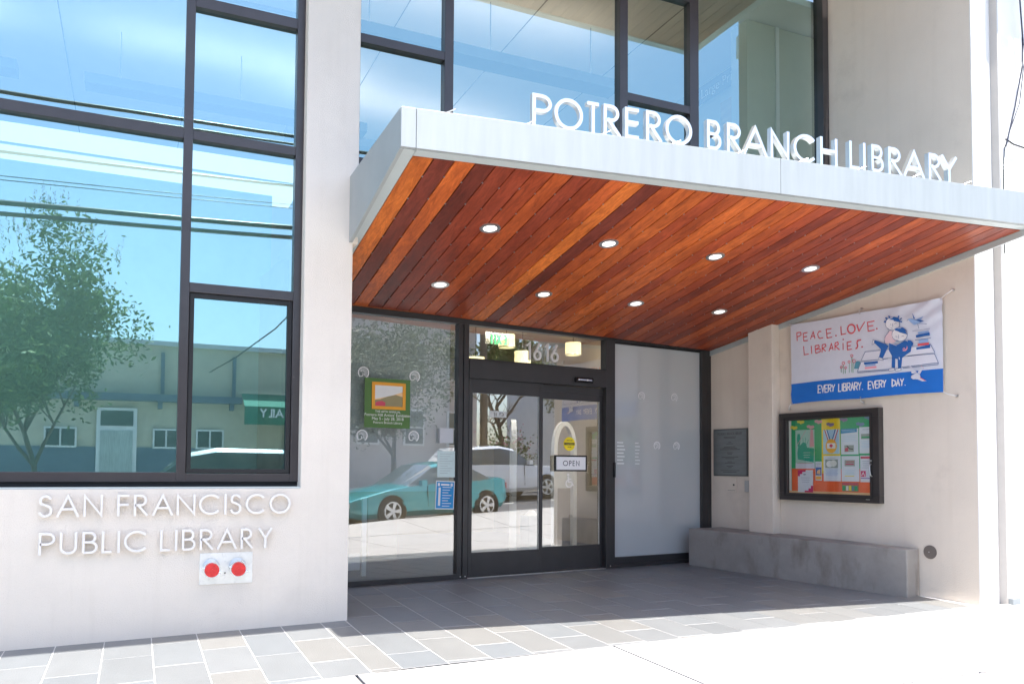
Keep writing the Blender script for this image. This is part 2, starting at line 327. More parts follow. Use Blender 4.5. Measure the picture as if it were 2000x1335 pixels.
def glyph(mb, ch, x0, x1, z0, h, wd, y0, y1=None):
    W, st = GL[ch]; hw = wd / 2; sx = (x1 - x0 - wd) / W if W > 0 else 0; ox = x0 + hw if W > 0 else (x0 + x1) / 2
    for k, s in enumerate(st):
        cl = isinstance(s, tuple); pts = s[1] if cl else s
        q = [(ox + a * sx, z0 + hw + b * (h - wd)) for a, b in pts]
        if not cl:                                        # open ends run to the full height
            def ext(p, nb):
                d = Vector(p) - Vector(nb)
                if abs(d.y) > abs(d.x) * 0.5: return (p[0] + d.x / max(1e-6, d.length) * hw, p[1] + d.y / max(1e-6, d.length) * hw)
                return p
            if len(q) == 2 or ch in 'ANPRLFHYTVUMK1': q = [ext(q[0], q[1])] + q[1:]
            if len(q) == 2 or ch in 'ANHLFYTVUMK1': q = q[:-1] + [ext(q[-1], q[-2])]
        dy = k * 0.0006
        mb.ribbon(q, wd, y0 - dy, None if y1 is None else y1 + dy, cl)
def text(mb, s, x0, z0, h, wd, y0, y1=None, width=None, gap=0.22, squeeze=1.0):
    adv = [(GL[c][0] if c in GL else 0.35) for c in s]
    tot = sum(adv) + gap * (len(s) - 1)
    k = (width / (tot * h)) if width else squeeze
    x = x0
    for c, a in zip(s, adv):
        if c in GL: glyph(mb, c, x - (wd / 2 if c in 'I' else 0), x + max(a * h * k, wd) - (wd / 2 if c == 'I' else 0), z0, h, wd, y0, y1)
        x += (a + gap) * h * k
def font_text(name, body, size, parent, m, loc, rot=(R(90), 0, 0), align='CENTER', sx=1.0, extrude=0.0):
    cu = bpy.data.curves.new(name, 'FONT'); cu.body = body; cu.size = size; cu.align_x = align; cu.extrude = extrude; cu.resolution_u = 3
    to = bpy.data.objects.new(name, cu); COL.objects.link(to)
    dg = bpy.context.evaluated_depsgraph_get(); me = bpy.data.meshes.new_from_object(to.evaluated_get(dg)); bpy.data.objects.remove(to)
    me.name = name; me.materials.clear(); me.materials.append(m)
    o = bpy.data.objects.new(name, me); COL.objects.link(o); o.parent = parent; o.location = loc; o.rotation_euler = rot; o.scale = (sx, 1, 1)
    return o

# ------------------------------------------------------------------ frames of the place
GA = R(7.0719)                                           # entrance grid is turned 7 degrees
G0 = Vector((2.055, 1.68, 0)); GD = Vector((math.cos(GA), math.sin(GA), 0)); GN = Vector((-math.sin(GA), math.cos(GA), 0))
W0 = Vector((7.734, -1.380, 0)); SA = GA - R(90)         # side wall frame: local x runs out to the street, y into the wall
def smooth01(t): t = max(0.0, min(1.0, t)); return t * t * (3 - 2 * t)
def gz(x, y):                                            # height of the paved ground
    d = (x - G0.x) * GN.x + (y - G0.y) * GN.y
    z = 0.0232 * max(-9.0, min(d, 0)) - 0.021 * max(0, min(12, 1.8 - x)) + 0.02 * max(0, min(8, -8 - y))
    hill = 0.33 * smooth01((x - 2.5) / 4.8) + 0.036 * max(0, min(25, x - 7.3))
    return z + hill * smooth01((-3.4 - y) / 2.9)
def glz(u, n, z): p = G0 + GD * u + GN * n; return (p.x, p.y, z)
BANNER_ART = [('s','red',0.0085,0,[(0.1013,0.776),(0.0966,0.8792)]),('s','red',0.0085,0,[(0.0966,0.8792),(0.1524,0.879),(0.1628,0.8484),(0.1402,0.832),(0.0997,0.8286)]),('s','red',0.0085,0,[(0.2552,0.8635),(0.1934,0.8578),(0.1996,0.7645),(0.2598,0.7629)]),('s','red',0.0085,0,[(0.1965,0.8123),(0.2501,0.8149)]),('s','red',0.0085,0,[(0.298,0.7735),(0.3404,0.8621),(0.3639,0.7732)]),('s','red',0.0085,0,[(0.3122,0.8035),(0.358,0.806)]),('s','red',0.0085,0,[(0.4557,0.8481),(0.4229,0.8553),(0.4024,0.8244),(0.4147,0.7829),(0.4342,0.7665),(0.4802,0.77)]),('s','red',0.0085,0,[(0.599,0.8642),(0.5254,0.8644),(0.536,0.7575),(0.6056,0.7608)]),('s','red',0.0085,0,[(0.5307,0.8109),(0.5914,0.813)]),('p','red2',0,1,[(0.6706,0.7679),(0.67,0.7714),(0.6681,0.7747),(0.6652,0.7773),(0.6615,0.7791),(0.6575,0.7797),(0.6538,0.779),(0.6507,0.7773),(0.6487,0.7746),(0.6479,0.7713),(0.6485,0.7678),(0.6504,0.7645),(0.6534,0.7618),(0.6571,0.7601),(0.661,0.7595),(0.6648,0.7601),(0.6678,0.7619),(0.6699,0.7646)]),('s','red',0.0085,0,[(0.7271,0.8697),(0.7323,0.7698),(0.7983,0.7743)]),('s','red',0.013,1,[(0.9152,0.8098),(0.9127,0.8276),(0.9047,0.8442),(0.8921,0.8575),(0.8764,0.8661),(0.8595,0.8688),(0.8434,0.8653),(0.8302,0.8559),(0.8213,0.8419),(0.8179,0.8248),(0.8205,0.8069),(0.8287,0.7902),(0.8414,0.7769),(0.8572,0.7684),(0.8741,0.7659),(0.89,0.7696),(0.9032,0.7789),(0.9119,0.7929)]),('s','red',0.012,0,[(0.9404,0.8577),(0.9685,0.7725)]),('s','red',0.009,0,[(0.9685,0.7725),(1.0422,0.8736)]),('s','red',0.0085,0,[(1.1646,0.8675),(1.0772,0.8626),(1.0865,0.7599),(1.1679,0.7634)]),('s','red',0.0085,0,[(1.0819,0.8139),(1.1518,0.8166)]),('p','red2',0,1,[(1.2049,0.7735),(1.2043,0.7768),(1.2026,0.7799),(1.1999,0.7825),(1.1966,0.7841),(1.193,0.7847),(1.1897,0.7841),(1.1869,0.7824),(1.185,0.7798),(1.1843,0.7767),(1.1849,0.7733),(1.1866,0.7702),(1.1893,0.7677),(1.1926,0.766),(1.1962,0.7655),(1.1996,0.7661),(1.2023,0.7678),(1.2042,0.7703)]),('s','red',0.0085,0,[(0.1968,0.6991),(0.2041,0.5921),(0.2724,0.5939)]),('s','red',0.0085,0,[(0.3097,0.6896),(0.3156,0.5918)]),('s','red',0.0085,0,[(0.366,0.6854),(0.3732,0.5902)]),('s','red',0.0085,0,[(0.366,0.6854),(0.4165,0.6865),(0.4252,0.6604),(0.3716,0.6392)]),('s','red',0.0085,0,[(0.3716,0.6392),(0.4379,0.6361),(0.4372,0.6046),(0.3732,0.5902)]),('s','red',0.0085,0,[(0.4631,0.59),(0.4679,0.6851)]),('s','red',0.0085,0,[(0.4679,0.6851),(0.511,0.687),(0.5195,0.6612),(0.4708,0.6397),(0.5156,0.6001)]),('s','red',0.0085,0,[(0.5607,0.5942),(0.5949,0.6844),(0.6186,0.6011)]),('s','red',0.0085,0,[(0.5743,0.6226),(0.6128,0.6286)]),('s','red',0.0085,0,[(0.6439,0.5945),(0.6459,0.6829)]),('s','red',0.0085,0,[(0.6459,0.6829),(0.684,0.6886),(0.6922,0.6599),(0.6488,0.6437),(0.707,0.5917)]),('s','red',0.0085,0,[(0.7549,0.6677),(0.7555,0.5854)]),('p','red2',0,1,[(0.7683,0.7075),(0.7677,0.7106),(0.7661,0.7134),(0.7635,0.7158),(0.7603,0.7173),(0.7568,0.7178),(0.7536,0.7172),(0.7509,0.7156),(0.7491,0.7132),(0.7484,0.7103),(0.749,0.7072),(0.7506,0.7044),(0.7532,0.702),(0.7564,0.7005),(0.7599,0.7),(0.7631,0.7006),(0.7658,0.7022),(0.7676,0.7046)]),('s','red',0.0085,0,[(0.8695,0.6702),(0.8106,0.6676),(0.816,0.5774),(0.8735,0.5807)]),('s','red',0.0085,0,[(0.8133,0.6214),(0.8599,0.6238)]),('s','red',0.011,0,[(0.996,0.6717),(0.9481,0.6678),(0.9415,0.6418),(0.9527,0.6079),(0.9401,0.5827),(0.922,0.5797)]),('p','red2',0,1,[(1.0201,0.587),(1.0195,0.5903),(1.0178,0.5935),(1.015,0.596),(1.0115,0.5976),(1.0078,0.5981),(1.0043,0.5974),(1.0015,0.5957),(0.9995,0.593),(0.9988,0.5898),(0.9994,0.5865),(1.0012,0.5833),(1.004,0.5808),(1.0074,0.5792),(1.0111,0.5787),(1.0146,0.5794),(1.0175,0.5811),(1.0194,0.5838)]),('s','white',0.01,0,[(0.4459,0.1898),(0.4055,0.1906),(0.4035,0.1028),(0.4439,0.1023)]),('s','white',0.01,0,[(0.4045,0.1467),(0.4388,0.1462)]),('s','white',0.01,0,[(0.4547,0.1897),(0.4728,0.102),(0.4947,0.1889)]),('s','white',0.01,0,[(0.5432,0.188),(0.5035,0.1888),(0.5015,0.1017),(0.5412,0.1013)]),('s','white',0.01,0,[(0.5025,0.1452),(0.5363,0.1447)]),('s','white',0.01,0,[(0.5499,0.1012),(0.5519,0.1879),(0.5833,0.1873),(0.5908,0.1698),(0.5824,0.144),(0.5509,0.1445)]),('s','white',0.01,0,[(0.5666,0.1443),(0.5892,0.1008)]),('s','white',0.01,0,[(0.5998,0.187),(0.6184,0.1435),(0.6388,0.1862)]),('s','white',0.01,0,[(0.6184,0.1435),(0.6135,0.1005)]),('s','white',0.01,0,[(0.6915,0.1885),(0.6895,0.0986),(0.7205,0.0987)]),('s','white',0.01,0,[(0.7389,0.1883),(0.7368,0.0987)]),('s','white',0.01,0,[(0.7531,0.0988),(0.7551,0.1882),(0.7878,0.1836),(0.787,0.1524),(0.7541,0.1453),(0.7948,0.1346),(0.79,0.1034),(0.7531,0.0988)]),('s','white',0.01,0,[(0.8029,0.0989),(0.805,0.188),(0.8374,0.1878),(0.8451,0.17),(0.8364,0.1434),(0.804,0.1435)]),('s','white',0.01,0,[(0.8202,0.1434),(0.8435,0.0991)]),('s','white',0.01,0,[(0.8524,0.0991),(0.8745,0.1876),(0.8925,0.0993)]),('s','white',0.01,0,[(0.8612,0.1328),(0.8853,0.1328)]),('s','white',0.01,0,[(0.9013,0.0993),(0.9033,0.1875),(0.9352,0.1873),(0.9427,0.1697),(0.9342,0.1434),(0.9023,0.1434)]),('s','white',0.01,0,[(0.9183,0.1434),(0.9411,0.0994)]),('s','white',0.01,0,[(0.9519,0.1872),(0.9706,0.1433),(0.9913,0.1871)]),('s','white',0.01,0,[(0.9706,0.1433),(0.9656,0.0995)]),('s','white',0.01,0,[(1.005,0.0996),(1.0086,0.1066)]),('s','white',0.01,0,[(1.1228,0.181),(1.0847,0.1812),(1.0827,0.0987),(1.1209,0.0988)]),('s','white',0.01,0,[(1.0837,0.14),(1.1161,0.1399)]),('s','white',0.01,0,[(1.1311,0.1809),(1.1481,0.0989),(1.1689,0.1807)]),('s','white',0.01,0,[(1.2146,0.1804),(1.1772,0.1807),(1.1752,0.0989),(1.2127,0.099)]),('s','white',0.01,0,[(1.1762,0.1398),(1.208,0.1397)]),('s','white',0.01,0,[(1.2209,0.099),(1.2228,0.1804),(1.2525,0.1802),(1.2595,0.1639),(1.2516,0.1396),(1.2218,0.1397)]),('s','white',0.01,0,[(1.2367,0.1397),(1.258,0.0991)]),('s','white',0.01,0,[(1.268,0.1801),(1.2855,0.1395),(1.3048,0.1799)]),('s','white',0.01,0,[(1.2855,0.1395),(1.2809,0.0991)]),('s','white',0.01,0,[(1.3774,0.0962),(1.3794,0.1764),(1.4143,0.1565),(1.4173,0.1206),(1.3774,0.0962)]),('s','white',0.01,0,[(1.4253,0.0967),(1.4468,0.1766),(1.4643,0.0972)]),('s','white',0.01,0,[(1.4339,0.1271),(1.4572,0.1273)]),('s','white',0.01,0,[(1.4747,0.1767),(1.4931,0.1371),(1.5133,0.1768)]),('s','white',0.01,0,[(1.4931,0.1371),(1.4883,0.0974)]),('s','white',0.01,0,[(1.5267,0.0979),(1.5303,0.1042)]),('s','green',0.006,0,[(0.7308,0.3745),(0.7295,0.3198)]),('s','green',0.006,0,[(0.7591,0.4151),(0.7565,0.3005)]),('s','green',0.006,0,[(0.7852,0.363),(0.7838,0.3031)]),('s','green',0.006,0,[(0.8394,0.4221),(0.8368,0.3084)]),('s','green',0.006,0,[(0.8751,0.4884),(0.8709,0.3101)]),('s','green',0.006,0,[(0.8906,0.4269),(0.8877,0.3008)]),('s','red',0.005,1,[(0.7459,0.3805),(0.744,0.3873),(0.7387,0.3927),(0.7313,0.3953),(0.7237,0.3944),(0.7182,0.3902),(0.716,0.3838),(0.7179,0.377),(0.7232,0.3716),(0.7307,0.369),(0.7382,0.37),(0.7437,0.3741)]),('s','red',0.005,1,[(0.7779,0.4239),(0.7756,0.4323),(0.769,0.4391),(0.7597,0.4424),(0.7504,0.4413),(0.7434,0.4361),(0.7407,0.4282),(0.7431,0.4197),(0.7497,0.4129),(0.759,0.4097),(0.7683,0.4108),(0.7752,0.416)]),('s','red',0.005,1,[(0.8026,0.3698),(0.8008,0.3765),(0.7955,0.3819),(0.7881,0.3845),(0.7807,0.3836),(0.7752,0.3794),(0.773,0.3731),(0.7749,0.3663),(0.7802,0.3609),(0.7875,0.3583),(0.7949,0.3593),(0.8005,0.3635)]),('s','red',0.005,1,[(0.8506,0.4338),(0.8488,0.4406),(0.8436,0.446),(0.8363,0.4486),(0.8289,0.4477),(0.8235,0.4436),(0.8213,0.4373),(0.8232,0.4306),(0.8284,0.4252),(0.8357,0.4226),(0.8431,0.4234),(0.8485,0.4276)]),('s','red',0.005,1,[(0.8899,0.5006),(0.888,0.5079),(0.8823,0.5137),(0.8745,0.5166),(0.8666,0.5157),(0.8607,0.5113),(0.8584,0.5045),(0.8603,0.4972),(0.866,0.4914),(0.8738,0.4885),(0.8818,0.4894),(0.8876,0.4938)]),('s','red',0.005,1,[(0.921,0.4341),(0.9186,0.443),(0.9117,0.4502),(0.9021,0.4537),(0.8924,0.4525),(0.8852,0.4471),(0.8824,0.4387),(0.8848,0.4298),(0.8917,0.4226),(0.9013,0.4192),(0.911,0.4204),(0.9182,0.4258)]),('p','teal',0,1,[(0.9021,0.3478),(0.9244,0.4229),(0.9546,0.4333),(0.9901,0.4173),(0.9585,0.3437)]),('p','paper',0,1,[(1.0517,0.5251),(1.8253,0.509),(1.8684,0.4244),(1.0022,0.4298)]),('s','line',0.004,0,[(1.0517,0.5251),(1.3433,0.5206)]),('s','line',0.004,0,[(1.6191,0.5122),(1.8254,0.5159),(1.8714,0.424)]),('s','line',0.004,0,[(1.0517,0.5251),(1.0,0.4354)]),('p','paper',0,1,[(0.9996,0.4194),(1.8681,0.4116),(1.9104,0.3113),(0.9458,0.3107)]),('s','line',0.004,0,[(0.9996,0.4194),(1.3353,0.4179)]),('s','line',0.004,0,[(1.5639,0.4183),(1.8681,0.4116),(1.9085,0.3115),(1.4968,0.3043)]),('s','line',0.004,0,[(0.9996,0.4194),(0.9458,0.3107),(1.3876,0.2909)]),('s','line',0.004,0,[(0.9455,0.2968),(1.3763,0.2798)]),('s','line',0.004,0,[(1.5073,0.2909),(1.905,0.2924),(1.9085,0.3115)]),('p','blue',0,1,[(1.0348,0.4078),(1.211,0.4027),(1.2127,0.3784),(1.0389,0.3806)]),('p','mid',0,1,[(1.0506,0.3761),(1.1818,0.3767),(1.1836,0.3576),(1.0525,0.3567)]),('p','pink',0,1,[(1.0453,0.3501),(1.1926,0.3492),(1.1955,0.3258),(1.0471,0.3285)]),('p','blue',0,1,[(1.666,0.5009),(1.8204,0.5146),(1.8245,0.4765),(1.6685,0.4774)]),('p','red',0,1,[(1.6825,0.5387),(1.8078,0.5382),(1.8102,0.5141),(1.685,0.5133)]),('p','mid',0,1,[(1.6959,0.5769),(1.7985,0.5751),(1.7997,0.5423),(1.6981,0.5416)]),('p','paper2',0,1,[(1.6528,0.6032),(1.8326,0.6018),(1.8301,0.5824),(1.6544,0.5829)]),('p','blue',0,1,[(1.662,0.6371),(1.8185,0.6455),(1.8228,0.6132),(1.6655,0.6094)]),('p','mid',0,1,[(1.6857,0.6687),(1.8089,0.6648),(1.8104,0.6467),(1.6872,0.6454)]),('p','paper2',0,1,[(1.6285,0.6845),(1.8194,0.683),(1.8191,0.6711),(1.6314,0.6719)]),('s','line',0.004,0,[(1.6285,0.6845),(1.8194,0.683)]),('s','line',0.004,0,[(1.6544,0.5829),(1.8321,0.5822)]),('p','mid',0,1,[(1.5758,0.8245),(1.6003,0.8286),(1.6578,0.8089),(1.7295,0.767),(1.6459,0.7504),(1.6025,0.7877)]),('p','blue',0,1,[(1.6549,0.8194),(1.6282,0.8866),(1.6392,0.8221)]),('p','mid',0,1,[(1.6683,0.8122),(1.7517,0.8312),(1.7198,0.7936)]),('p','blue',0,1,[(1.6473,0.8076),(1.7045,0.8031),(1.7626,0.7735),(1.6985,0.77),(1.652,0.7877)]),('p','line',0,1,[(1.5605,0.8067),(1.5789,0.822),(1.5787,0.8139)]),('s','line',0.003,0,[(1.6879,0.7587),(1.702,0.7013)]),('s','line',0.003,0,[(1.6983,0.762),(1.7903,0.7392)]),('p','blue',0,1,[(1.6095,0.8139),(1.6083,0.8169),(1.6054,0.8186),(1.6024,0.8179),(1.6011,0.8153),(1.6022,0.8122),(1.6052,0.8105),(1.6082,0.8112)]),('p','white',0,1,[(1.4814,0.7869),(1.4768,0.8122),(1.4623,0.8362),(1.4395,0.8561),(1.4112,0.8694),(1.3807,0.8745),(1.3516,0.8707),(1.3276,0.8585),(1.3116,0.8392),(1.3056,0.8152),(1.3104,0.7895),(1.3254,0.7652),(1.3486,0.7453),(1.3773,0.7323),(1.4078,0.7276),(1.4366,0.7317),(1.4601,0.7441),(1.4756,0.7633)]),('s','line',0.004,1,[(1.4814,0.7869),(1.4789,0.8059),(1.4707,0.8245),(1.4573,0.8417),(1.4395,0.8561),(1.4186,0.8668),(1.396,0.873),(1.3731,0.8744),(1.3516,0.8707),(1.333,0.8623),(1.3184,0.8496),(1.3091,0.8335),(1.3056,0.8152),(1.3082,0.7959),(1.3167,0.7769),(1.3305,0.7597),(1.3486,0.7453),(1.3698,0.7348),(1.3926,0.7288),(1.4153,0.7278),(1.4366,0.7317),(1.4548,0.7403),(1.469,0.753),(1.478,0.7689)]),('p','blue',0,1,[(1.3002,0.8265),(1.318,0.8653),(1.3574,0.8795),(1.4127,0.8785),(1.4614,0.8569),(1.4877,0.8217),(1.4895,0.8061),(1.4006,0.833)]),('s','blue',0.014,0,[(1.3064,0.8484),(1.2892,0.8335)]),('s','blue',0.014,0,[(1.3293,0.8717),(1.3072,0.8827)]),('s','blue',0.014,0,[(1.3629,0.8786),(1.3468,0.9)]),('s','blue',0.014,0,[(1.456,0.8578),(1.4675,0.8836)]),('s','blue',0.014,0,[(1.4827,0.838),(1.5046,0.8497)]),('s','blue',0.014,0,[(1.4897,0.8163),(1.5089,0.805)]),('s','line',0.003,0,[(1.3387,0.7974),(1.3578,0.8047),(1.3754,0.7977)]),('s','line',0.003,0,[(1.4162,0.7974),(1.4328,0.805),(1.449,0.7962)]),('s','line',0.003,0,[(1.3944,0.8061),(1.3968,0.7695)]),('s','line',0.003,0,[(1.3711,0.7549),(1.3985,0.7465)]),('p','blush',0,1,[(1.3537,0.7244),(1.4306,0.7127),(1.4502,0.6172),(1.4056,0.5824),(1.3115,0.5903),(1.2938,0.6501)]),('s','line',0.004,0,[(1.3537,0.7244),(1.3021,0.6698),(1.2948,0.5979),(1.344,0.5495)]),('p','blue',0,1,[(1.2891,0.5934),(1.3442,0.5598),(1.2739,0.4286),(1.2291,0.4477),(1.2538,0.5303),(1.1702,0.6152),(1.1766,0.646)]),('p','white',0,1,[(1.1538,0.6545),(1.173,0.636),(1.1641,0.6003),(1.1409,0.5982)]),('s','line',0.003,1,[(1.1538,0.6545),(1.173,0.636),(1.1641,0.6003),(1.1409,0.5982)]),('p','white',0,1,[(1.2234,0.4452),(1.2738,0.4234),(1.2789,0.4019),(1.2284,0.4184)]),('s','line',0.003,1,[(1.2234,0.4452),(1.2738,0.4234),(1.2789,0.4019),(1.2284,0.4184)]),('p','blue',0,1,[(1.3505,0.5901),(1.4543,0.5602),(1.5361,0.5947),(1.62,0.5525),(1.6052,0.4636),(1.5428,0.4311),(1.5047,0.4053),(1.4912,0.2947),(1.4533,0.2939),(1.4503,0.3966),(1.4233,0.4051),(1.4186,0.3029),(1.377,0.3096),(1.3824,0.441),(1.3485,0.5074)]),('p','blue',0,1,[(1.5681,0.5952),(1.6103,0.5841),(1.6358,0.5503),(1.6246,0.5216),(1.588,0.5367)]),('s','paper2',0.008,0,[(1.3638,0.5882),(1.4539,0.5449),(1.4719,0.3889)]),('p','white',0,1,[(1.5696,0.6559),(1.5648,0.6827),(1.5496,0.7079),(1.5259,0.7287),(1.4963,0.7424),(1.4645,0.7474),(1.4341,0.743),(1.409,0.7296),(1.3922,0.7089),(1.386,0.6833),(1.391,0.6561),(1.4066,0.6305),(1.4309,0.6098),(1.4608,0.5964),(1.4927,0.5918),(1.5227,0.5967),(1.5473,0.6102),(1.5635,0.6308)]),('s','line',0.004,1,[(1.5696,0.6559),(1.567,0.676),(1.5584,0.6957),(1.5444,0.7137),(1.5259,0.7287),(1.5041,0.7397),(1.4805,0.7461),(1.4566,0.7472),(1.4341,0.743),(1.4146,0.7337),(1.3994,0.72),(1.3896,0.7028),(1.386,0.6833),(1.3887,0.6628),(1.3975,0.6429),(1.412,0.6248),(1.4309,0.6098),(1.453,0.5989),(1.4768,0.5929),(1.5005,0.5922),(1.5227,0.5967),(1.5418,0.6061),(1.5566,0.6197),(1.5661,0.6367)]),('p','blue',0,1,[(1.4085,0.7057),(1.4258,0.7392),(1.4698,0.7529),(1.5182,0.7422),(1.5601,0.7031),(1.5675,0.6562),(1.5379,0.6708),(1.4738,0.6958)]),('s','line',0.003,0,[(1.4182,0.6507),(1.4347,0.6555),(1.4509,0.6459)]),('s','line',0.003,0,[(1.4996,0.6439),(1.5159,0.6486),(1.5318,0.6401)]),('s','line',0.003,0,[(1.4644,0.6665),(1.4667,0.6251)]),('s','line',0.003,0,[(1.4391,0.6106),(1.4662,0.6026)]),('p','pink',0,1,[(1.5692,0.5088),(1.5671,0.5216),(1.5604,0.5335),(1.5498,0.5431),(1.5367,0.5493),(1.5226,0.5512),(1.5092,0.5487),(1.4981,0.542),(1.4908,0.532),(1.488,0.5198),(1.4902,0.5069),(1.497,0.4949),(1.5077,0.4853),(1.5209,0.4792),(1.535,0.4774),(1.5483,0.48),(1.5592,0.4867),(1.5665,0.4967)]),('p','blue',0,1,[(1.5565,0.5106),(1.555,0.5194),(1.5504,0.5277),(1.5432,0.5344),(1.5342,0.5386),(1.5246,0.5399),(1.5154,0.5382),(1.5078,0.5335),(1.5028,0.5265),(1.5009,0.518),(1.5024,0.5091),(1.5071,0.5008),(1.5143,0.4942),(1.5234,0.4899),(1.533,0.4887),(1.5421,0.4905),(1.5496,0.4952),(1.5546,0.5021)]),('s','pink',0.006,0,[(1.5294,0.5397),(1.5282,0.4879)]),('s','pink',0.006,0,[(1.5101,0.4984),(1.5288,0.5143),(1.5465,0.4936)]),('p','white',0,1,[(1.3435,0.2958),(1.4099,0.3038),(1.4147,0.2776),(1.3485,0.2745)]),('s','line',0.003,1,[(1.3435,0.2958),(1.4099,0.3038),(1.4147,0.2776),(1.3485,0.2745)]),('p','white',0,1,[(1.4204,0.2873),(1.4858,0.2953),(1.4906,0.2693),(1.4254,0.2662)]),('s','line',0.003,1,[(1.4204,0.2873),(1.4858,0.2953),(1.4906,0.2693),(1.4254,0.2662)]),('p','paper2',0,1,[(1.6116,0.2057),(1.6748,0.2241),(1.7053,0.2009),(1.7147,0.16),(1.7804,0.1286),(1.7344,0.1262),(1.6731,0.1542),(1.6314,0.1534),(1.6004,0.1766)]),('s','line',0.003,1,[(1.6674,0.1768),(1.6651,0.187),(1.6581,0.1962),(1.6475,0.2029),(1.6347,0.2063),(1.6219,0.2056),(1.6108,0.2011),(1.6034,0.1934),(1.6005,0.1836),(1.6029,0.1734),(1.61,0.1642),(1.6207,0.1574),(1.6335,0.1541),(1.6463,0.1549),(1.6572,0.1594),(1.6647,0.1671)]),('s','red',0.006,0,[(1.5877,0.3092),(1.6283,0.2441)]),('s','red',0.006,0,[(1.7231,0.2936),(1.7481,0.2659)]),('s','red',0.005,0,[(1.7046,0.171),(1.7653,0.1331)]),('p','paper2',0,1,[(1.5826,0.3148),(1.6036,0.3074),(1.6748,0.2241),(1.612,0.2207)]),('p','paper2',0,1,[(1.7179,0.2913),(1.7536,0.2832),(1.7055,0.2058),(1.68,0.2235)])]

# ------------------------------------------------------------------ ground
def sheet(name, m, x0, x1, nx, ya, yb, ny, dz, parent=None, zf=gz):
    mb = MB(); vs = []; fs = []
    for j in range(ny + 1):
        for i in range(nx + 1):
            x = x0 + (x1 - x0) * i / nx; a = ya(x) if callable(ya) else ya; b = yb(x) if callable(yb) else yb
            y = a + (b - a) * j / ny; vs.append((x, y, zf(x, y) + dz))
    for j in range(ny):
        for i in range(nx): k = j * (nx + 1) + i; fs.append((k, k + 1, k + nx + 2, k + nx + 1))
    mb.add(vs, fs); return mb.build(name, m, parent)
yb = lambda x: -1.735 + 0.0459 * x if x < 7.734 else -1.38
xw = lambda y: 7.734 - (y + 1.38) * 0.1241
yg = lambda x: 1.68 + (x - 2.055) * 0.12406
g = sheet('ground', m_earth, -420, 420, 60, -420, 420, 60, -0.9); tag(g, kind='structure')
road = sheet('road', m_asphalt, -45, 60, 105, -13.2, -6.15, 24, -0.14); tag(road, kind='structure')
mid = MB()
for i in range(-14, 20): mid.zprism([(i * 3.0, -9.75), (i * 3.0 + 1.4, -9.75), (i * 3.0 + 1.4, -9.63), (i * 3.0, -9.63)], lambda x, y: gz(x, y) - 0.14, lambda x, y: gz(x, y) - 0.136)
mid.build('lane_marking', m_white, road)
walk = sheet('sidewalk', m_joint, -40, 60, 100, -6.0, yb, 12, -0.055); tag(walk, kind='structure')
def clip(poly, a, b, c):                                 # keep a*x + b*y <= c
    o = []
    for i, p in enumerate(poly):
        q = poly[(i + 1) % len(poly)]; dp = a * p[0] + b * p[1] - c; dq = a * q[0] + b * q[1] - c
        if dp <= 0: o.append(p)
        if dp * dq < 0: t = dp / (dp - dq); o.append((p[0] + (q[0] - p[0]) * t, p[1] + (q[1] - p[1]) * t))
    return o
for i in range(-12, 22):
    x0 = 1.33 + 1.99 * i; x1 = x0 + 1.99
    for (y0, y1) in ((-5.98, -4.6), (-4.6, -3.14), (-3.14, 0.0)):
        pol = clip([(x0 + 0.011, y0 + 0.014), (x1 - 0.011, y0 + 0.014), (x1 - 0.011, y1 - 0.014), (x0 + 0.011, y1 - 0.014)], -0.0459, 1, -1.735 - 0.012) if x0 < 7 else clip([(x0 + 0.011, y0 + 0.014), (x1 - 0.011, y0 + 0.014), (x1 - 0.011, y1 - 0.014), (x0 + 0.011, y1 - 0.014)], 0, 1, -1.392)
        if len(pol) > 2:
            # split long slabs so they follow the slope
            MB().zprism(pol, lambda x, y: gz(x, y) - 0.1, lambda x, y: gz(x, y)).build('slab', m_concrete, walk, 0.004)
curb = MB()
for i in range(-16, 24): curb.zprism([(i * 2.5, -6.15), (i * 2.5 + 2.494, -6.15), (i * 2.5 + 2.494, -5.99), (i * 2.5, -5.99)], lambda x, y: gz(x, y) - 0.3, lambda x, y: gz(x, y) + 0.001)
tag(curb.build('kerb', m_concrete), kind='structure')
fw_ = sheet('far_sidewalk', m_concrete, -45, 60, 60, -19.1, -13.2, 6, 0.0); tag(fw_, kind='structure')

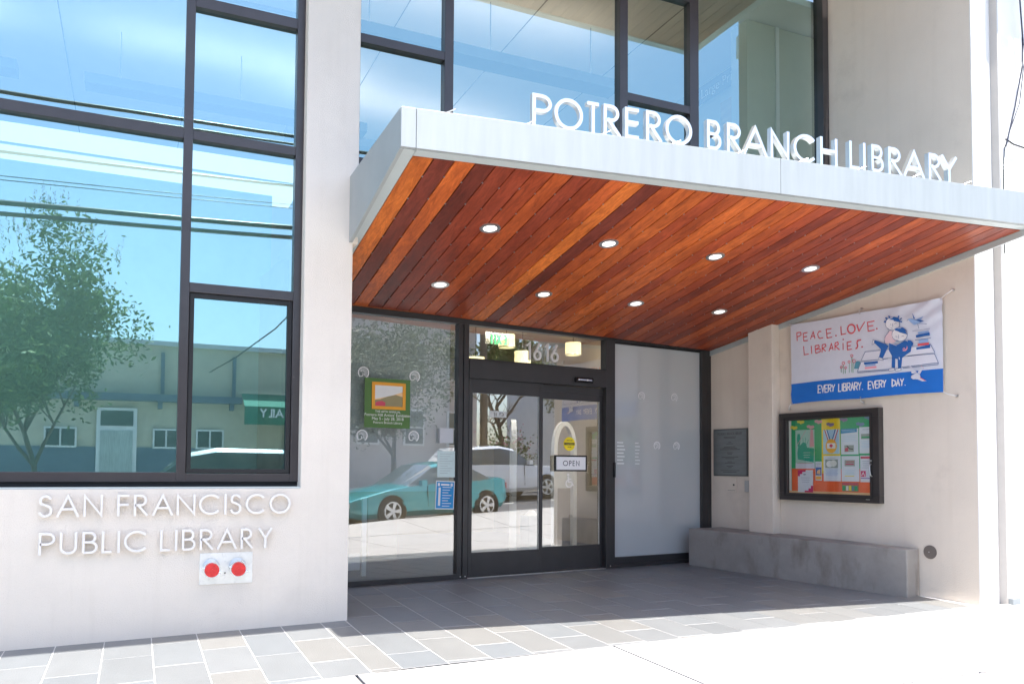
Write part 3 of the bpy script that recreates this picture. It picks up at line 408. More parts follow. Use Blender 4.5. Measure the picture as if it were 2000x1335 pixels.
# entrance paving: slate tiles laid in half bond
bed = sheet('entry_paving', m_grout, -4, 7.9, 40, yb, lambda x: 0.05 if x < 1.6 else min(yg(x) + 0.02, 5), 14, -0.0022); tag(bed, kind='structure')
edges = [1.44 - 0.324 * k for k in range(15, -1, -1)] + [1.65 + 0.332 * k for k in range(19)]
for ci in range(len(edges) - 1):
    x0, x1 = edges[ci], edges[ci + 1]
    k = ci - 15                                          # column 1.44-1.65 is k == 0
    odd = (k % 2 == 0) if k <= 0 else (k % 2 == 0)
    ph = -0.925 if odd else -0.575
    if k > 1: ph += 0.012 * k
    ymin, ymax = -1.9, (0.0 if x0 < 1.6 else 2.7)
    j = ph
    while j > ymin: j -= 0.68
    while j < ymax:
        pol = [(x0 + 0.0035, j + 0.006), (x1 - 0.0035, j + 0.006), (x1 - 0.0035, j + 0.674), (x0 + 0.0035, j + 0.674)]
        pol = clip(pol, 0.0459, -1, 1.735 - 0.004)        # front border
        if pol and x0 < 1.6: pol = clip(pol, 0, 1, -0.002)
        elif pol:
            pol = clip(pol, -0.12406, 1, 1.68 - 2.055 * 0.12406 - 0.055)
            if pol: pol = clip(pol, 1, 0.1241, 7.734 - 1.38 * 0.1241 - 0.003)
        j += 0.68
        if len(pol) < 3: continue
        dz = random.uniform(-0.0006, 0.0005)
        base = random.choice([(0.180, 0.191, 0.198), (0.187, 0.195, 0.199), (0.196, 0.198, 0.194), (0.175, 0.187, 0.196), (0.203, 0.201, 0.192), (0.184, 0.193, 0.198), (0.176, 0.185, 0.190)])
        s = random.uniform(0.90, 0.99)
        MB().zprism(pol, lambda x, y: gz(x, y) - 0.02, lambda x, y: gz(x, y) + dz).build('tile', m_tile, bed, 0.0008, color=tuple(c * s for c in base))

# ------------------------------------------------------------------ library building
lib = thing('library_building', 'pale stucco library building with tall dark framed windows and deep roof overhang', 'building')
wall = MB()
wall.prism([(-7.0, -0.9), (1.668, -0.9), (1.668, 3.187), (1.712, 3.187), (1.712, 8.3), (1.258, 8.3), (1.258, 1.0767), (-7.0, 1.0767)], 0.0, 0.36)
wall.box(-7.0, 1.2575, 0.001, 0.36, 7.2, 8.3)
wall.box(-7.6, -7.0, 0.0, 8.5, -0.9, 8.3)
wall.build('front_wall', m_stucco, lib, 0.006)
ret = MB(); ret.box(1.40, 1.60, 0.42, 2.4, -0.9, 3.6); ret.build('return_wall', m_stucco, lib)
sp = MB(); sp.box(1.712, 7.50, 0.34, 3.4, 3.72, 4.02); sp.box(1.60, 7.30, 1.9, 3.4, 3.30, 3.72); sp.build('floor_band', m_stucco, lib)
# roof overhang with board soffit and pale edge
ov = MB(); ov.box(-7.6, 7.56, -2.20, 0.0, 7.54, 7.95); ov.box(-7.6, 7.30, 0.0, 9, 8.05, 8.4); ov.build('roof', m_stucco, lib)
sof = MB()
xx = -7.5
while xx < 7.40:
    sof.box(xx, xx + 0.146, -2.085, -0.012, 7.512, 7.535); sof.box(xx, xx + 0.146, 0.0, 0.36, 7.512, 7.535); xx += 0.157
tag(sof.build('roof_soffit_board', m_wood, lib, color=(0.36, 0.17, 0.09)), kind='stuff')
MB().box(-7.6, 7.56, -2.20, -2.09, 7.50, 7.536).build('roof_edge_trim', m_trim, lib)
# side wall that closes the entrance on the right (its street end is the white strip)
sw = empty('side_wall', (W0.x, W0.y, 0), SA, lib)
MB().prism([(-3.80, -0.9), (-0.012, -0.9), (-0.012, 8.3), (-1.93, 8.3), (-1.93, 4.0), (-3.80, 4.0)], 0.0, 0.35).build('wall_face', m_stucco2, sw)
box('wall_end', m_white, sw, -0.012, 0.0, -0.001, 0.3505, -0.9, 8.3)
pw = MB(); pw.box(-2.88, -2.488, -0.15, -0.0005, -0.3, 3.10); pw.build('pilaster', m_stucco2, sw, 0.006)

def hexa(mb, a, b, c, d, t):                             # quad a b c d thickened by vector t
    t = Vector(t); P = [Vector(p) for p in (a, b, c, d)]
    mb.add([tuple(p) for p in P] + [tuple(p + t) for p in P], [(0, 1, 2, 3), (7, 6, 5, 4), (0, 4, 5, 1), (1, 5, 6, 2), (2, 6, 7, 3), (3, 7, 4, 0)]); return mb

# left window wall
def pane(parent, m, x0, x1, y, z0, z1): return MB().quad((x0, y, z0), (x1, y, z0), (x1, y, z1), (x0, y, z1)).build('pane', m, parent)
wl = empty('window', (0, 0, 0), 0, lib); wl['label'] = 'tall left window wall with dark bronze frame above the wall lettering'
F0, F1 = 0.130, 0.235
fr = MB(); fr.box(1.192, 1.2575, F0, F1, 1.129, 7.2); fr.box(-7.0, 0.298, F0, F1, 1.129, 1.205); fr.box(0.368, 1.192, F0, F1, 1.129, 1.196); fr.box(-7.0, 1.192, F0, F1, 7.12, 7.2)
fr.build('frame', m_frame, wl, 0.003)
box('sill_gasket', m_gasket, wl, -7.0, 1.256, 0.165, 0.22, 1.0775, 1.129)
box('sill', m_trim, wl, -7.0, 1.2565, 0.004, 0.160, 1.0775, 1.0905)
for x in (0.298, -1.95, -4.2): box('mullion', m_frame, wl, x, x + 0.07, F0 - 0.002, F1, 1.129 if x > 0 else 1.206, 7.12, bevel=0.003)
for a, b in ((-1.88, 0.298), (-4.13, -1.95), (-7.0, -4.2)):
    box('transom_bar', m_frame, wl, a, b, F0 + 0.001, F1 - 0.002, 3.920, 4.005, bevel=0.003)
for z0, z1 in ((2.668, 2.746), (3.924, 4.001), (5.035, 5.125), (6.15, 6.235)): box('transom_bar', m_frame, wl, 0.368, 1.192, F0 + 0.001, F1 - 0.002, z0, z1, bevel=0.003)
for a, b in ((-1.88, 0.298), (-4.13, -1.95), (-7.0, -4.2)):
    pane(wl, m_gl_blue, a, b, 0.185, 1.205, 3.92); pane(wl, m_gl_blue, a, b, 0.185, 4.005, 7.12)
for z0, z1 in ((2.746, 3.924), (4.001, 5.035), (5.125, 6.15), (6.235, 7.12)): pane(wl, m_gl_blue, 0.368, 1.192, 0.185, z0, z1)
sash = MB(); s0, s1, t0, t1 = 0.372, 1.188, 1.199, 2.665; y0, y1 = 0.148, 0.215
sash.box(s0, s1, y0, y1, t0, t0 + 0.036); sash.box(s0, s1, y0, y1, t1 - 0.034, t1); sash.box(s0, s0 + 0.036, y0, y1, t0 + 0.036, t1 - 0.034); sash.box(s1 - 0.036, s1, y0, y1, t0 + 0.036, t1 - 0.034)
sash.build('sash', m_gasket, wl, 0.002); pane(wl, m_gl_blue, s0 + 0.036, s1 - 0.036, 0.178, t0 + 0.036, t1 - 0.034)

# upper right window wall
wr = empty('window', (0, 0, 0), 0, lib); wr['label'] = 'upper right window wall with dark frame above the entrance canopy'
U0, U1 = 0.360, 0.47
fr = MB(); fr.box(1.7125, 1.80, U0, U1, 4.022, 7.5); fr.box(7.425, 7.514, U0 - 0.04, U1, 4.022, 7.5); fr.box(1.80, 7.425, U0, U1, 4.022, 4.092)
fr.build('frame', m_frame, wr, 0.003)
for a, b in ((2.620, 2.710), (4.591, 4.690), (5.498, 5.618)): box('mullion', m_frame, wr, a, b, U0 - 0.002, U1, 4.092, 7.5, bevel=0.003)
for a, b, z0, z1 in ((1.80, 2.620, 5.172, 5.256), (4.690, 5.498, 5.184, 5.270), (1.80, 2.62, 6.35, 6.43), (4.69, 5.498, 6.45, 6.53)): box('transom_bar', m_frame, wr, a, b, U0 + 0.001, U1 - 0.002, z0, z1, bevel=0.003)
for a, b, z0, z1 in ((1.80, 2.62, 4.092, 5.172), (1.80, 2.62, 5.256, 6.35), (1.80, 2.62, 6.43, 7.5), (2.71, 4.591, 4.092, 7.5), (4.69, 5.498, 4.092, 5.184), (4.69, 5.498, 5.27, 6.45), (4.69, 5.498, 6.53, 7.5), (5.618, 7.425, 4.092, 7.5)):
    pane(wr, m_gl_up, a, b, 0.415, z0, z1)

# ------------------------------------------------------------------ rooms behind the glass
room = thing('library_interior', 'white ceilings and tan walls of the library rooms seen through the glass', 'room')
up = MB(); up.box(-6.9, 9.5, 0.5, 10, 6.92, 7.0); up.build('ceiling', m_ceil, room)
for xx in (-3.2, -1.0, 0.55, 2.9, 4.4, 6.0): box('ceiling_joint', m_lamp_body, room, xx, xx + 0.012, 0.5, 10, 6.914, 6.9195)
box('ceiling_beam', m_lamp_body, room, -6.9, 6.0, 3.3, 3.42, 6.86, 6.9195)
bw = MB(); bw.box(-6.9, 9.0, 9.6, 9.8, -0.3, 6.92); bw.build('back_wall', m_ceil, room)
box('upper_floor', m_indark, room, 1.72, 7.9, 3.402, 9.6, 3.76, 4.02)
box('glowing_bulkhead', m_bulkhead_glow, room, -6.9, 1.66, 3.0, 3.4, 4.47, 4.87)  # plain bulkhead, its brightness is emitted by the material
box('bulkhead_rail', m_lamp_body, room, -6.9, 1.66, 2.95, 2.985, 4.62, 4.64)
box('lower_partition', m_indark, room, -6.9, 1.35, 2.6, 2.7, -0.3, 4.34)
fill_lamp = thing('linear_lamp', 'added fill lamp strip hidden behind the transom bar of the left window', 'lamp', (0, 1.0, 4.29), 0, 'linear ceiling lamps upstairs'); box('housing', m_lamp_body, fill_lamp, -6.5, 1.30, -0.04, 0.04, 0.0, 0.03); box('lamp_tube', m_lampw, fill_lamp, -6.4, 1.25, -0.035, 0.035, -0.025, -0.001)  # added out of sight to brighten the partition behind the left window
box('upper_partition', m_inwall2, room, 7.45, 7.55, 1.32, 9.5, 4.02, 6.9)
# corner wall and column behind the right-hand pane
box('corner_wall', m_inwall2, room, 7.36, 8.4, 1.0, 1.12, 4.02, 6.9)
box('column', m_inwall2, room, 6.85, 7.30, 1.0, 1.30, 4.02, 6.9)
box('column_edge', m_ceil, room, 7.302, 7.358, 0.985, 1.25, 4.02, 6.9)
box('bookcase', M('pale_plywood', (0.50, 0.36, 0.18), 0.6, var=0.15, scale=(1, 1, 6)), room, 7.30, 7.448, 1.45, 2.08, 4.02, 6.35)
lf = empty('linear_lamp', (0, 2.05, 6.2), 0, None); tag(lf, 'long linear lamp hanging in the upper room behind the canopy lettering', 'lamp', 'linear ceiling lamps upstairs')
box('housing', m_lamp_body, lf, -0.6 + 2.5, 5.55, -0.14, 0.14, -0.08, 0.05); box('lamp_tube', m_lampw, lf, 1.95, 5.5, -0.06, 0.06, 0.052, 0.07)
for xx in (2.3, 3.8, 5.2): box('stem', m_lamp_body, lf, xx, xx + 0.01, -0.005, 0.005, 0.07, 0.72)
l2 = copy_tree(lf); l2.location = (-2.6, 4.75, 6.2); l2['label'] = 'long linear lamp hanging behind the upper part of the left window wall'
l3 = copy_tree(lf); l3.location = (-7.0, 4.75, 6.2); l3['label'] = 'linear lamp hanging furthest to the left behind the left window wall'
l4 = copy_tree(lf); l4.location = (0, 5.3, 6.2); l4['label'] = 'second linear lamp deeper in the upper room above the entrance'
cs = MB(); cs.box(-0.53, 0.60, -0.01, 0, -0.13, 0.13)
ls = thing('shelf_sign', 'dark sign reading Large Print hanging behind the right upper pane', 'sign', (7.39, 2.17, 6.70), R(-90))
cs.build('sign_board', flat('dull_dark', (0.10, 0.085, 0.07)), ls); font_text('lettering', 'Large Print', 0.19, ls, m_cover, (-0.02, -0.014, -0.06))
# entrance hall
hall = empty('entrance_hall', (G0.x, G0.y, 0), GA, room)
box('hall_floor', m_infloor, hall, -0.6, 7.5, 0.07, 9, -0.06, -0.006)
box('hall_ceiling', m_inwall, hall, -0.6, 7.5, 0.08, 9, 3.42, 3.5)
for k_ in (2.0, 3.6, 5.2): box('hall_fill_panel', m_hall_fill, hall, k_ - 0.3, k_ + 0.3, 1.2, 1.8, 3.39, 3.415)  # unseen glowing panels added to brighten the hall and its gates
box('hall_wall', m_inwall, hall, -0.6, 8.5, 6.0, 6.2, 0, 3.4)
box('hall_side_wall', m_inwall, hall, 5.30, 5.4, 0.08, 6.0, 0, 3.4); box('hall_left_wall', m_inwall, hall, -0.7, -0.6, 0.08, 6.0, 0, 3.4)
for i in range(5): box('notice', flat('dull_sheet', (0.5, 0.46, 0.38)), hall, 4.6 + 0.0 * i, 5.0 - 0.1 * (i % 2), 5.96, 5.995, 0.5 + 0.42 * i, 0.78 + 0.42 * i)
for i, (u, nn, z, lb) in enumerate(((3.46, 2.5, 3.22, 'left lit drum pendant beside the green exit sign'), (3.82, 2.6, 3.0, 'middle lit drum pendant behind the house number'), (4.80, 2.6, 3.22, 'right lit drum pendant alone behind the door transom glass'), (2.75, 2.2, 2.78, 'lowest lit drum pendant, mostly hidden below the transom glass on the left'))):
    pt = thing('pendant_lamp', lb, 'lamp', glz(u, nn, z), GA, 'drum pendant lamps in the hall')
    MB().cyl((0, 0, -0.10), (0, 0, 0.10), 0.13, n=24).build('lamp_shade', m_shade, pt, smooth=False); MB().ring((0, 0, -0.104), (0, 0, 1), 0.133, 0.12, 0.012).build('shade_rim', m_steel, pt)
    MB().cyl((0, 0, 0.1), (0, 0, 3.42 - z), 0.006, n=6).build('cord', m_black, pt)
ex = thing('exit_sign', 'green EXIT sign hanging inside, seen from behind through the transom', 'sign', glz(3.18, 2.3, 3.20), GA)
MB().box(-0.20, 0.20, 0.012, 0.018, -0.10, 0.10).build('sign_plate', glass('clear_acrylic', (0.9, 0.95, 0.92), (1, 1, 1), 0.02), ex)
mb = MB(); text(mb, 'EXIT', -0.17, -0.075, 0.15, 0.028, 0.004, 0.010, width=0.30); o = mb.build('lettering', m_exit, ex); o.scale = (-1, 1, 1)
gt = thing('security_gate', 'white library security gate panel behind the left door leaf', 'security gate', glz(3.50, 2.35, 0), GA + R(62), 'security gates in the hall')
def gate(t):
    b = MB(); b.ribbon([(-0.20, 0.0), (-0.20, 1.55)] + arc(0, 1.55, 0.20, 0.42, 180, 0, 14) + [(0.20, 0.0)], 0.07, -0.04, 0.04); b.build('gate_frame', m_white_p, t)
    MB().box(-0.172, 0.172, -0.008, 0.008, 0.95, 1.3).build('gate_crossbar', m_white_p, t)
gate(gt); g2 = copy_tree(gt); g2.location = glz(4.45, 2.35, 0); g2.rotation_euler = (0, 0, GA + R(5)); g2['label'] = 'arched white security gate standing behind the OPEN sign'
bn = thing('waste_bin', 'grey waste bin with white top standing inside behind the left door leaf', 'bin', glz(4.0, 2.6, 0), GA)
MB().box(-0.13, 0.13, -0.13, 0.13, 0, 0.52).build('bin_body', m_lamp_body, bn, 0.01); MB().cyl((0, 0, 0.52), (0, 0, 0.60), 0.12, 0.04, n=16).build('bin_lid', m_white_p, bn)
bk = thing('display_panel', 'grey display panel standing inside behind the exhibition poster', 'display panel', glz(0.4, 0.16, 0), GA)
MB().box(-0.95, 0.88, 0, 0.03, 0.99, 2.93).build('panel', M('grey_display_felt', (0.66, 0.69, 0.69), 0.95, var=0.05), bk)
bx = thing('book_return', 'pale tan box inside behind the left storefront glass', 'cabinet', glz(0.55, 0.35, 0), GA)
MB().box(-0.18, 0.17, 0, 0.03, 0.24, 0.95).build('cabinet_front', flat('pale_tan', (0.55, 0.45, 0.33)), bx); MB().box(-0.25, -0.20, -0.01, 0.02, 0.05, 0.92).build('cabinet_post', m_white_p, bx); MB().box(-0.45, -0.27, 0, 0.03, 0.12, 0.30).build('cabinet_foot', m_white_p, bx)

# ------------------------------------------------------------------ entrance storefront
ent = thing('entrance_storefront', 'dark framed glass storefront with sliding doors under the timber canopy', 'storefront', (G0.x, G0.y, 0), GA)
box('head_rail', m_frame2, ent, -0.45, 5.262, -0.05, 0.055, 2.905, 2.972, bevel=0.003); box('bottom_rail', m_frame2, ent, -0.45, 1.285, -0.052, 0.053, 0.0, 0.056, bevel=0.003)
box('bottom_rail', m_frame2, ent, 3.547, 5.083, -0.05, 0.05, 0.0, 0.045, bevel=0.003); box('bottom_rail', m_frame2, ent, 3.547, 5.083, -0.035, 0.05, 0.045, 0.13, bevel=0.003)
box('timber_nosing', m_wood, ent, -0.45, 5.262, -0.085, 0.03, 2.9725, 3.01, color=(0.42, 0.12, 0.035))
for a, b in ((1.285, 1.345), (1.348, 1.412), (3.402, 3.547), (5.083, 5.18), (5.183, 5.262)): box('post', m_frame2, ent, a, b, -0.06 if b in (1.412, 3.547) else -0.045, 0.06, 0.0, 2.905, bevel=0.003)
box('door_header', m_frame2, ent, 1.412, 3.402, -0.075, 0.07, 2.292, 2.50, bevel=0.004)
box('header_slot', m_gasket, ent, 1.414, 3.40, -0.068, 0.0, 2.283, 2.2915)
box('transom_frame', m_frame2, ent, 1.412, 3.402, -0.04, 0.04, 2.502, 2.522)
for nm, m, a, b, z0, z1, y in (('pane', m_gl_clear, -0.45, 1.285, 0.056, 2.905, 0.0), ('pane', m_gl_clear, 1.412, 3.402, 2.52, 2.905, 0.0)): pane(ent, m, a, b, y, z0, z1)
fp = box('frosted_pane', m_frost, ent, 3.547, 5.083, 0.0, 0.012, 0.13, 2.875); box('pane_gasket', m_gasket, ent, 3.548, 5.082, -0.012, 0.02, 2.8755, 2.9045)
def leaf(x0, x1, gx0, gx1, gz0, gz1, y, top, lab):
    d = empty('sliding_door', (0, y, 0), 0, ent); d['label'] = lab
    b = MB(); b.box(x0, gx0, -0.022, 0.022, 0.012, top); b.box(gx1, x1, -0.022, 0.022, 0.012, top); b.box(gx0, gx1, -0.022, 0.022, 0.012, gz0); b.box(gx0, gx1, -0.022, 0.022, gz1, top)
    b.build('door_frame', m_frame2, d, 0.002); pane(d, m_gl_clear, gx0, gx1, 0.0, gz0, gz1)
    st = MB(); st.box(gx1 - 0.008, gx1 - 0.0005, -0.012, 0.0, gz0, gz1); st.build('glazing_bead', m_steel, d)
leaf(1.42, 2.440, 1.468, 2.393, 0.288, 2.123, -0.03, 2.282, 'left sliding door leaf')
leaf(2.432, 3.398, 2.482, 3.360, 0.303, 2.111, 0.035, 2.25, 'right sliding door leaf carrying the OPEN sign')
box('door_rail', m_frame2, ent, 2.445, 3.400, 0.0, 0.01, 2.20, 2.282)
thr = MB(); thr.box(1.414, 3.40, -0.06, 0.08, 0.0, 0.009); thr.build('threshold', m_steel, ent)
box('lock_lever', m_black, ent, 3.512, 3.54, -0.085, -0.061, 1.15, 1.34, bevel=0.006)
for u in (-0.3, 1.32, 1.38, 3.47): MB().cyl((u, -0.062 if u > 1.2 else -0.053, 0.03), (u, -0.068 if u > 1.2 else -0.058, 0.03), 0.007, n=8).build('screw', m_steel, ent)

def onent(name, label, cat, u, n_, z, group=None): return thing(name, label, cat, glz(u, n_, z), GA, group)
sn = onent('door_sensor', 'black motion sensor bar on the header above the right door', 'sensor', 3.02, -0.076, 2.358)
sb = MB(); sb.cyl((-0.13, -0.025, 0), (0.13, -0.025, 0), 0.032, n=16); sb.build('sensor_housing', m_black, sn, smooth=False)
MB().box(-0.10, 0.10, -0.060, -0.052, -0.008, 0.008).build('sensor_window', m_chrome, sn)
for xx in (-0.10, 0.03): MB().cyl((xx, -0.062, 0.0), (xx, -0.05, 0), 0.010, n=10).build('sensor_lens', m_white_p, sn)
nb = onent('house_number', 'brushed metal number 1616 mounted on the transom glass above the doors', 'house number', 2.2, -0.02, 2.56)
for ch, a, b in (('1', 0.0, 0.06), ('6', 0.10, 0.215), ('1', 0.262, 0.32), ('6', 0.355, 0.47)):
    q = MB(); glyph(q, ch, a, b, 0.0, 0.215, 0.024, -0.035, -0.012); q.build('digit', m_galv, nb)
op = onent('open_sign', 'black framed white OPEN sign on the right door', 'sign', 2.886, 0.005, 1.323)
MB().box(-0.245, 0.245, -0.022, -0.002, -0.10, 0.10).build('sign_frame', m_black, op, 0.003); MB().box(-0.222, 0.222, -0.0245, -0.0222, -0.080, 0.080).build('sign_face', ink('ink_white'), op)
q = MB(); text(q, 'OPEN', -0.125, -0.032, 0.066, 0.009, -0.0262, width=0.25)
for a in (-0.077, -0.03, 0.028, 0.10, 0.125): pass
q.build('lettering', flat('charcoal', (0.06, 0.07, 0.09)), op)
cz = onent('caution_sticker', 'round yellow caution sticker with black band on the right door', 'sticker', 2.893, 0.030, 1.565)
MB().cyl((0, -0.001, 0), (0, 0.001, 0), 0.086, n=28).build('sticker_disc', ink('caution'), cz); MB().box(-0.078, 0.078, -0.0025, -0.0012, -0.014, 0.016).build('printed_band', ink('dark'), cz)
q = MB(); text(q, 'CAUTION', -0.06, -0.008, 0.017, 0.003, -0.0032, width=0.12); q.build('lettering', ink('caution'), cz)
q = MB(); text(q, 'AUTOMATIC', -0.045, 0.036, 0.015, 0.003, -0.0022, width=0.09); text(q, 'DOOR', -0.026, -0.046, 0.015, 0.003, -0.0022, width=0.052); tag(q.build('lettering', ink('dark'), cz), kind='stuff')
wc = onent('wheelchair_symbol', 'white wheelchair access symbol on the right door glass', 'decal', 2.896, 0.030, 1.108)
q = MB(); q.ribbon(arc(-0.005, -0.035, 0.045, 0.045, 100, 350, 20), 0.014, -0.001); q.ribbon([(-0.018, 0.048), (-0.012, -0.018), (0.034, -0.018), (0.052, -0.058), (0.066, -0.052)], 0.015, -0.0014); q.ribbon([(-0.016, 0.018), (0.028, 0.018)], 0.012, -0.0018); q.poly([(x, z) for x, z in arc(-0.018, 0.072, 0.016, 0.016, 0, 340, 14)], -0.0012)
q.build('decal', ink('ink_white'), wc)

def fern(u, n_, z, label, r=0.047):
    t = onent('fossil_decal', label, 'decal', u, n_, z, 'shell shaped decals on the glass')
    q = MB(); q.ribbon(arc(0, 0, r, r, -58, 205, 26), r * 0.17, -0.0010); q.ribbon(arc(-r * 0.52, -r * 0.34, r * 0.42, r * 0.42, 160, 400, 16), r * 0.10, -0.0014)
    q.build('decal_outline', ink('ink_white'), t)
    q = MB()
    for a in range(-50, 151, 15): q.ribbon([(r * 0.36 * math.cos(R(a)) - r * 0.2, r * 0.36 * math.sin(R(a)) - r * 0.12), (r * 0.88 * math.cos(R(a)), r * 0.88 * math.sin(R(a)))], r * 0.05, -0.0018)
    q.build('decal_rib', ink('ink_white'), t)
    return t
for u, z, lb in ((0.155, 2.273, 'shell decal at the upper left corner of the exhibition poster'), (0.757, 2.268, 'shell decal right of the top of the exhibition poster'), (0.148, 1.596, 'shell decal below the lower left corner of the exhibition poster'), (0.753, 1.601, 'shell decal below the lower right corner of the exhibition poster')): fern(u, -0.002, z, lb, 0.058)
for u, z, lb in ((4.037, 2.220, 'upper left shell decal on the frosted pane'), (4.615, 2.229, 'upper right shell decal on the frosted pane'), (4.303, 1.570, 'lower left shell decal on the frosted pane'), (4.651, 1.570, 'lower right shell decal on the frosted pane')): fern(u, -0.002, z, lb, 0.052)
hrs = onent('opening_hours_decal', 'faint white opening hours lettering at the left of the frosted pane', 'decal', 3.625, -0.0015, 1.32)
q = MB()
for i in range(7):
    z = 0.27 - i * 0.045; q.box(0, 0.10 + 0.04 * ((i * 37) % 5) / 5, -0.0012, -0.0002, z, z + 0.017); q.box(0.30, 0.36 + 0.03 * ((i * 23) % 4) / 4, -0.0012, -0.0002, z, z + 0.014)
q.build('lettering', flat('faded_white', (0.72, 0.74, 0.75)), hrs)

# poster and notices in the left pane
ps = onent('exhibition_poster', 'green exhibition poster with a gold framed landscape on the left glass', 'poster', 0.168, -0.004, 1.685)
MB().box(0, 0.532, -0.006, 0.0, 0, 0.535).build('poster_sheet', ink('poster_green'), ps)
q = MB(); q.ribbon([(0.098, 0.218), (0.458, 0.218), (0.458, 0.478), (0.098, 0.478)], 0.034, -0.014, -0.0065, True); q.build('printed_frame', ink('frame_gold'), ps)
q = MB(); q.poly([(0.115, 0.235), (0.441, 0.235), (0.441, 0.461), (0.115, 0.461)], -0.0068); q.build('printed_sky', flat('cream_sky', (0.72, 0.74, 0.72)), ps)
q = MB(); q.poly([(0.115, 0.31), (0.30, 0.35), (0.441, 0.40), (0.441, 0.335), (0.115, 0.27)], -0.0074); q.build('printed_glow', ink('dusk'), ps)
q = MB(); q.poly([(0.115, 0.235), (0.441, 0.235), (0.441, 0.345), (0.36, 0.365), (0.27, 0.345), (0.18, 0.31), (0.115, 0.30)], -0.0080); q.build('printed_hill', ink('hill'), ps)
q = MB(); q.poly([(0.125, 0.237), (0.235, 0.237), (0.24, 0.275), (0.20, 0.292), (0.15, 0.285), (0.12, 0.27)], -0.0086); q.build('printed_flowers', ink('rose'), ps)
for s_, z_, h_ in (('THE 60TH ANNUAL', 0.165, 0.034), ("Potrero Hill Artists' Exhibition", 0.125, 0.044), ('May 5 - July 28, 2018', 0.085, 0.044), ('Potrero Branch Library', 0.045, 0.036)): font_text('lettering', s_, h_, ps, ink('pale'), (0.27, -0.0075, z_))
gb = onent('card_reader', 'small square grey box on the inside of the left glass', 'box', 1.05, -0.052, 1.535)
MB().box(0, 0.172, 0.0, 0.05, 0, 0.168).build('reader_housing', flat('pale_grey', (0.52, 0.55, 0.58)), gb, 0.003)
p1 = onent('notice_sheet', 'pale green printed notice taped above the blue notice', 'notice', 1.048, -0.002, 1.150)
MB().box(0, 0.222, -0.001, 0, 0, 0.296).build('paper', ink('paper_green'), p1)
q = MB()
for i in range(9): q.box(0.03, 0.19 - 0.03 * (i % 3), -0.0018, -0.0012, 0.26 - i * 0.027, 0.266 - i * 0.027)
q.build('lettering', flat('pale_text', (0.42, 0.52, 0.52)), p1)
p2 = onent('notice_sheet', 'blue printed notice with white border taped by the door post', 'notice', 1.022, -0.002, 0.792); p2.rotation_euler = (0, R(2), GA)
MB().box(0, 0.238, -0.001, 0, 0, 0.322).build('paper', ink('pale'), p2); MB().box(0.010, 0.228, -0.0016, -0.0011, 0.012, 0.310).build('printed_panel', ink('cobalt'), p2)
q = MB()
for i in range(8): q.box(0.085, 0.20 - 0.02 * (i % 3), -0.0022, -0.0017, 0.245 - i * 0.03, 0.252 - i * 0.03)
q.box(0.035, 0.062, -0.0022, -0.0017, 0.04, 0.245); q.box(0.025, 0.05, -0.0022, -0.0017, 0.262, 0.295); q.box(0.185, 0.212, -0.0022, -0.0017, 0.262, 0.295); q.box(0.065, 0.17, -0.0022, -0.0017, 0.268, 0.288)
q.build('lettering', ink('pale'), p2)

# ------------------------------------------------------------------ canopy
can = thing('entrance_canopy', 'pale metal canopy with red hardwood soffit projecting over the entrance', 'canopy')
zs = lambda x, y: 3.2296 + 0.006 * x - 0.166 * y          # underside
FLc, FRc = Vector((1.634, -1.518, 0)), Vector((7.805, -1.975, 0))
fdir = (FRc - FLc).normalized(); fnor = Vector((-fdir.y, fdir.x, 0)); CA = math.atan2(fdir.y, fdir.x)
ztop = lambda x: 3.777 + 0.0225 * (x - 1.634)
yf = lambda x: FLc.y + (x - FLc.x) * fdir.y / fdir.x
def fascia(xa, xb):
    a = (xa, yf(xa)); b = (xb, yf(xb)); mb = MB()
    hexa(mb, (*a, zs(*a)), (*b, zs(*b)), (*b, ztop(xb)), (*a, ztop(xa)), fnor * 0.03)
    return mb.build('fascia_panel', m_fascia, can, 0.003)
for xa, xb in ((1.634, 1.741), (1.744, 4.838), (4.841, 7.805)): fascia(xa, xb)
mb = MB(); hexa(mb, (1.634, 0.0 - 0.001, 3.19), (1.634, yf(1.634) + 0.031, zs(1.634, yf(1.634) + 0.03)), (1.634, yf(1.634) + 0.031, 3.777), (1.634, -0.001, 3.768), (0.03, 0, 0)); mb.build('fascia_panel', m_fascia, can, 0.002)
xe = lambda y: xw(y) - 0.004
mb = MB(); hexa(mb, (xe(-1.97), -1.965, zs(7.8, -1.96)), (xe(-1.40), -1.40, zs(7.73, -1.4)), (xe(-1.40), -1.40, 3.9), (xe(-1.97), -1.965, 3.915), (-0.03, 0, 0)); mb.build('fascia_panel', m_fascia, can, 0.002)
ty = lambda x: -1.412 - 0.0737 * (x - 1.752)              # timber starts here
for xa, xb in ((1.756, 4.790), (4.793, 7.775)):
    mb = MB(); ya, yb_ = yf(xa) + 0.031, yf(xb) + 0.031
    hexa(mb, (xa, ya, zs(xa, ya) + 0.002), (xa, ty(xa), zs(xa, ty(xa)) + 0.006), (xb, ty(xb), zs(xb, ty(xb)) + 0.006), (xb, yb_, zs(xb, yb_) + 0.002), (0, 0, 0.02)); mb.build('edge_trim', m_trim, can)
mb = MB(); ya = yf(1.66) + 0.031
hexa(mb, (1.665, ya, zs(1.665, ya) + 0.003), (1.665, ty(1.752), zs(1.665, ty(1.752)) + 0.003), (1.752, ty(1.752), zs(1.752, ty(1.752)) + 0.003), (1.752, ya, zs(1.752, ya) + 0.003), (0, 0, 0.02)); mb.build('edge_trim', m_trim, can)
mb = MB(); yq = ty(1.752) + 0.003
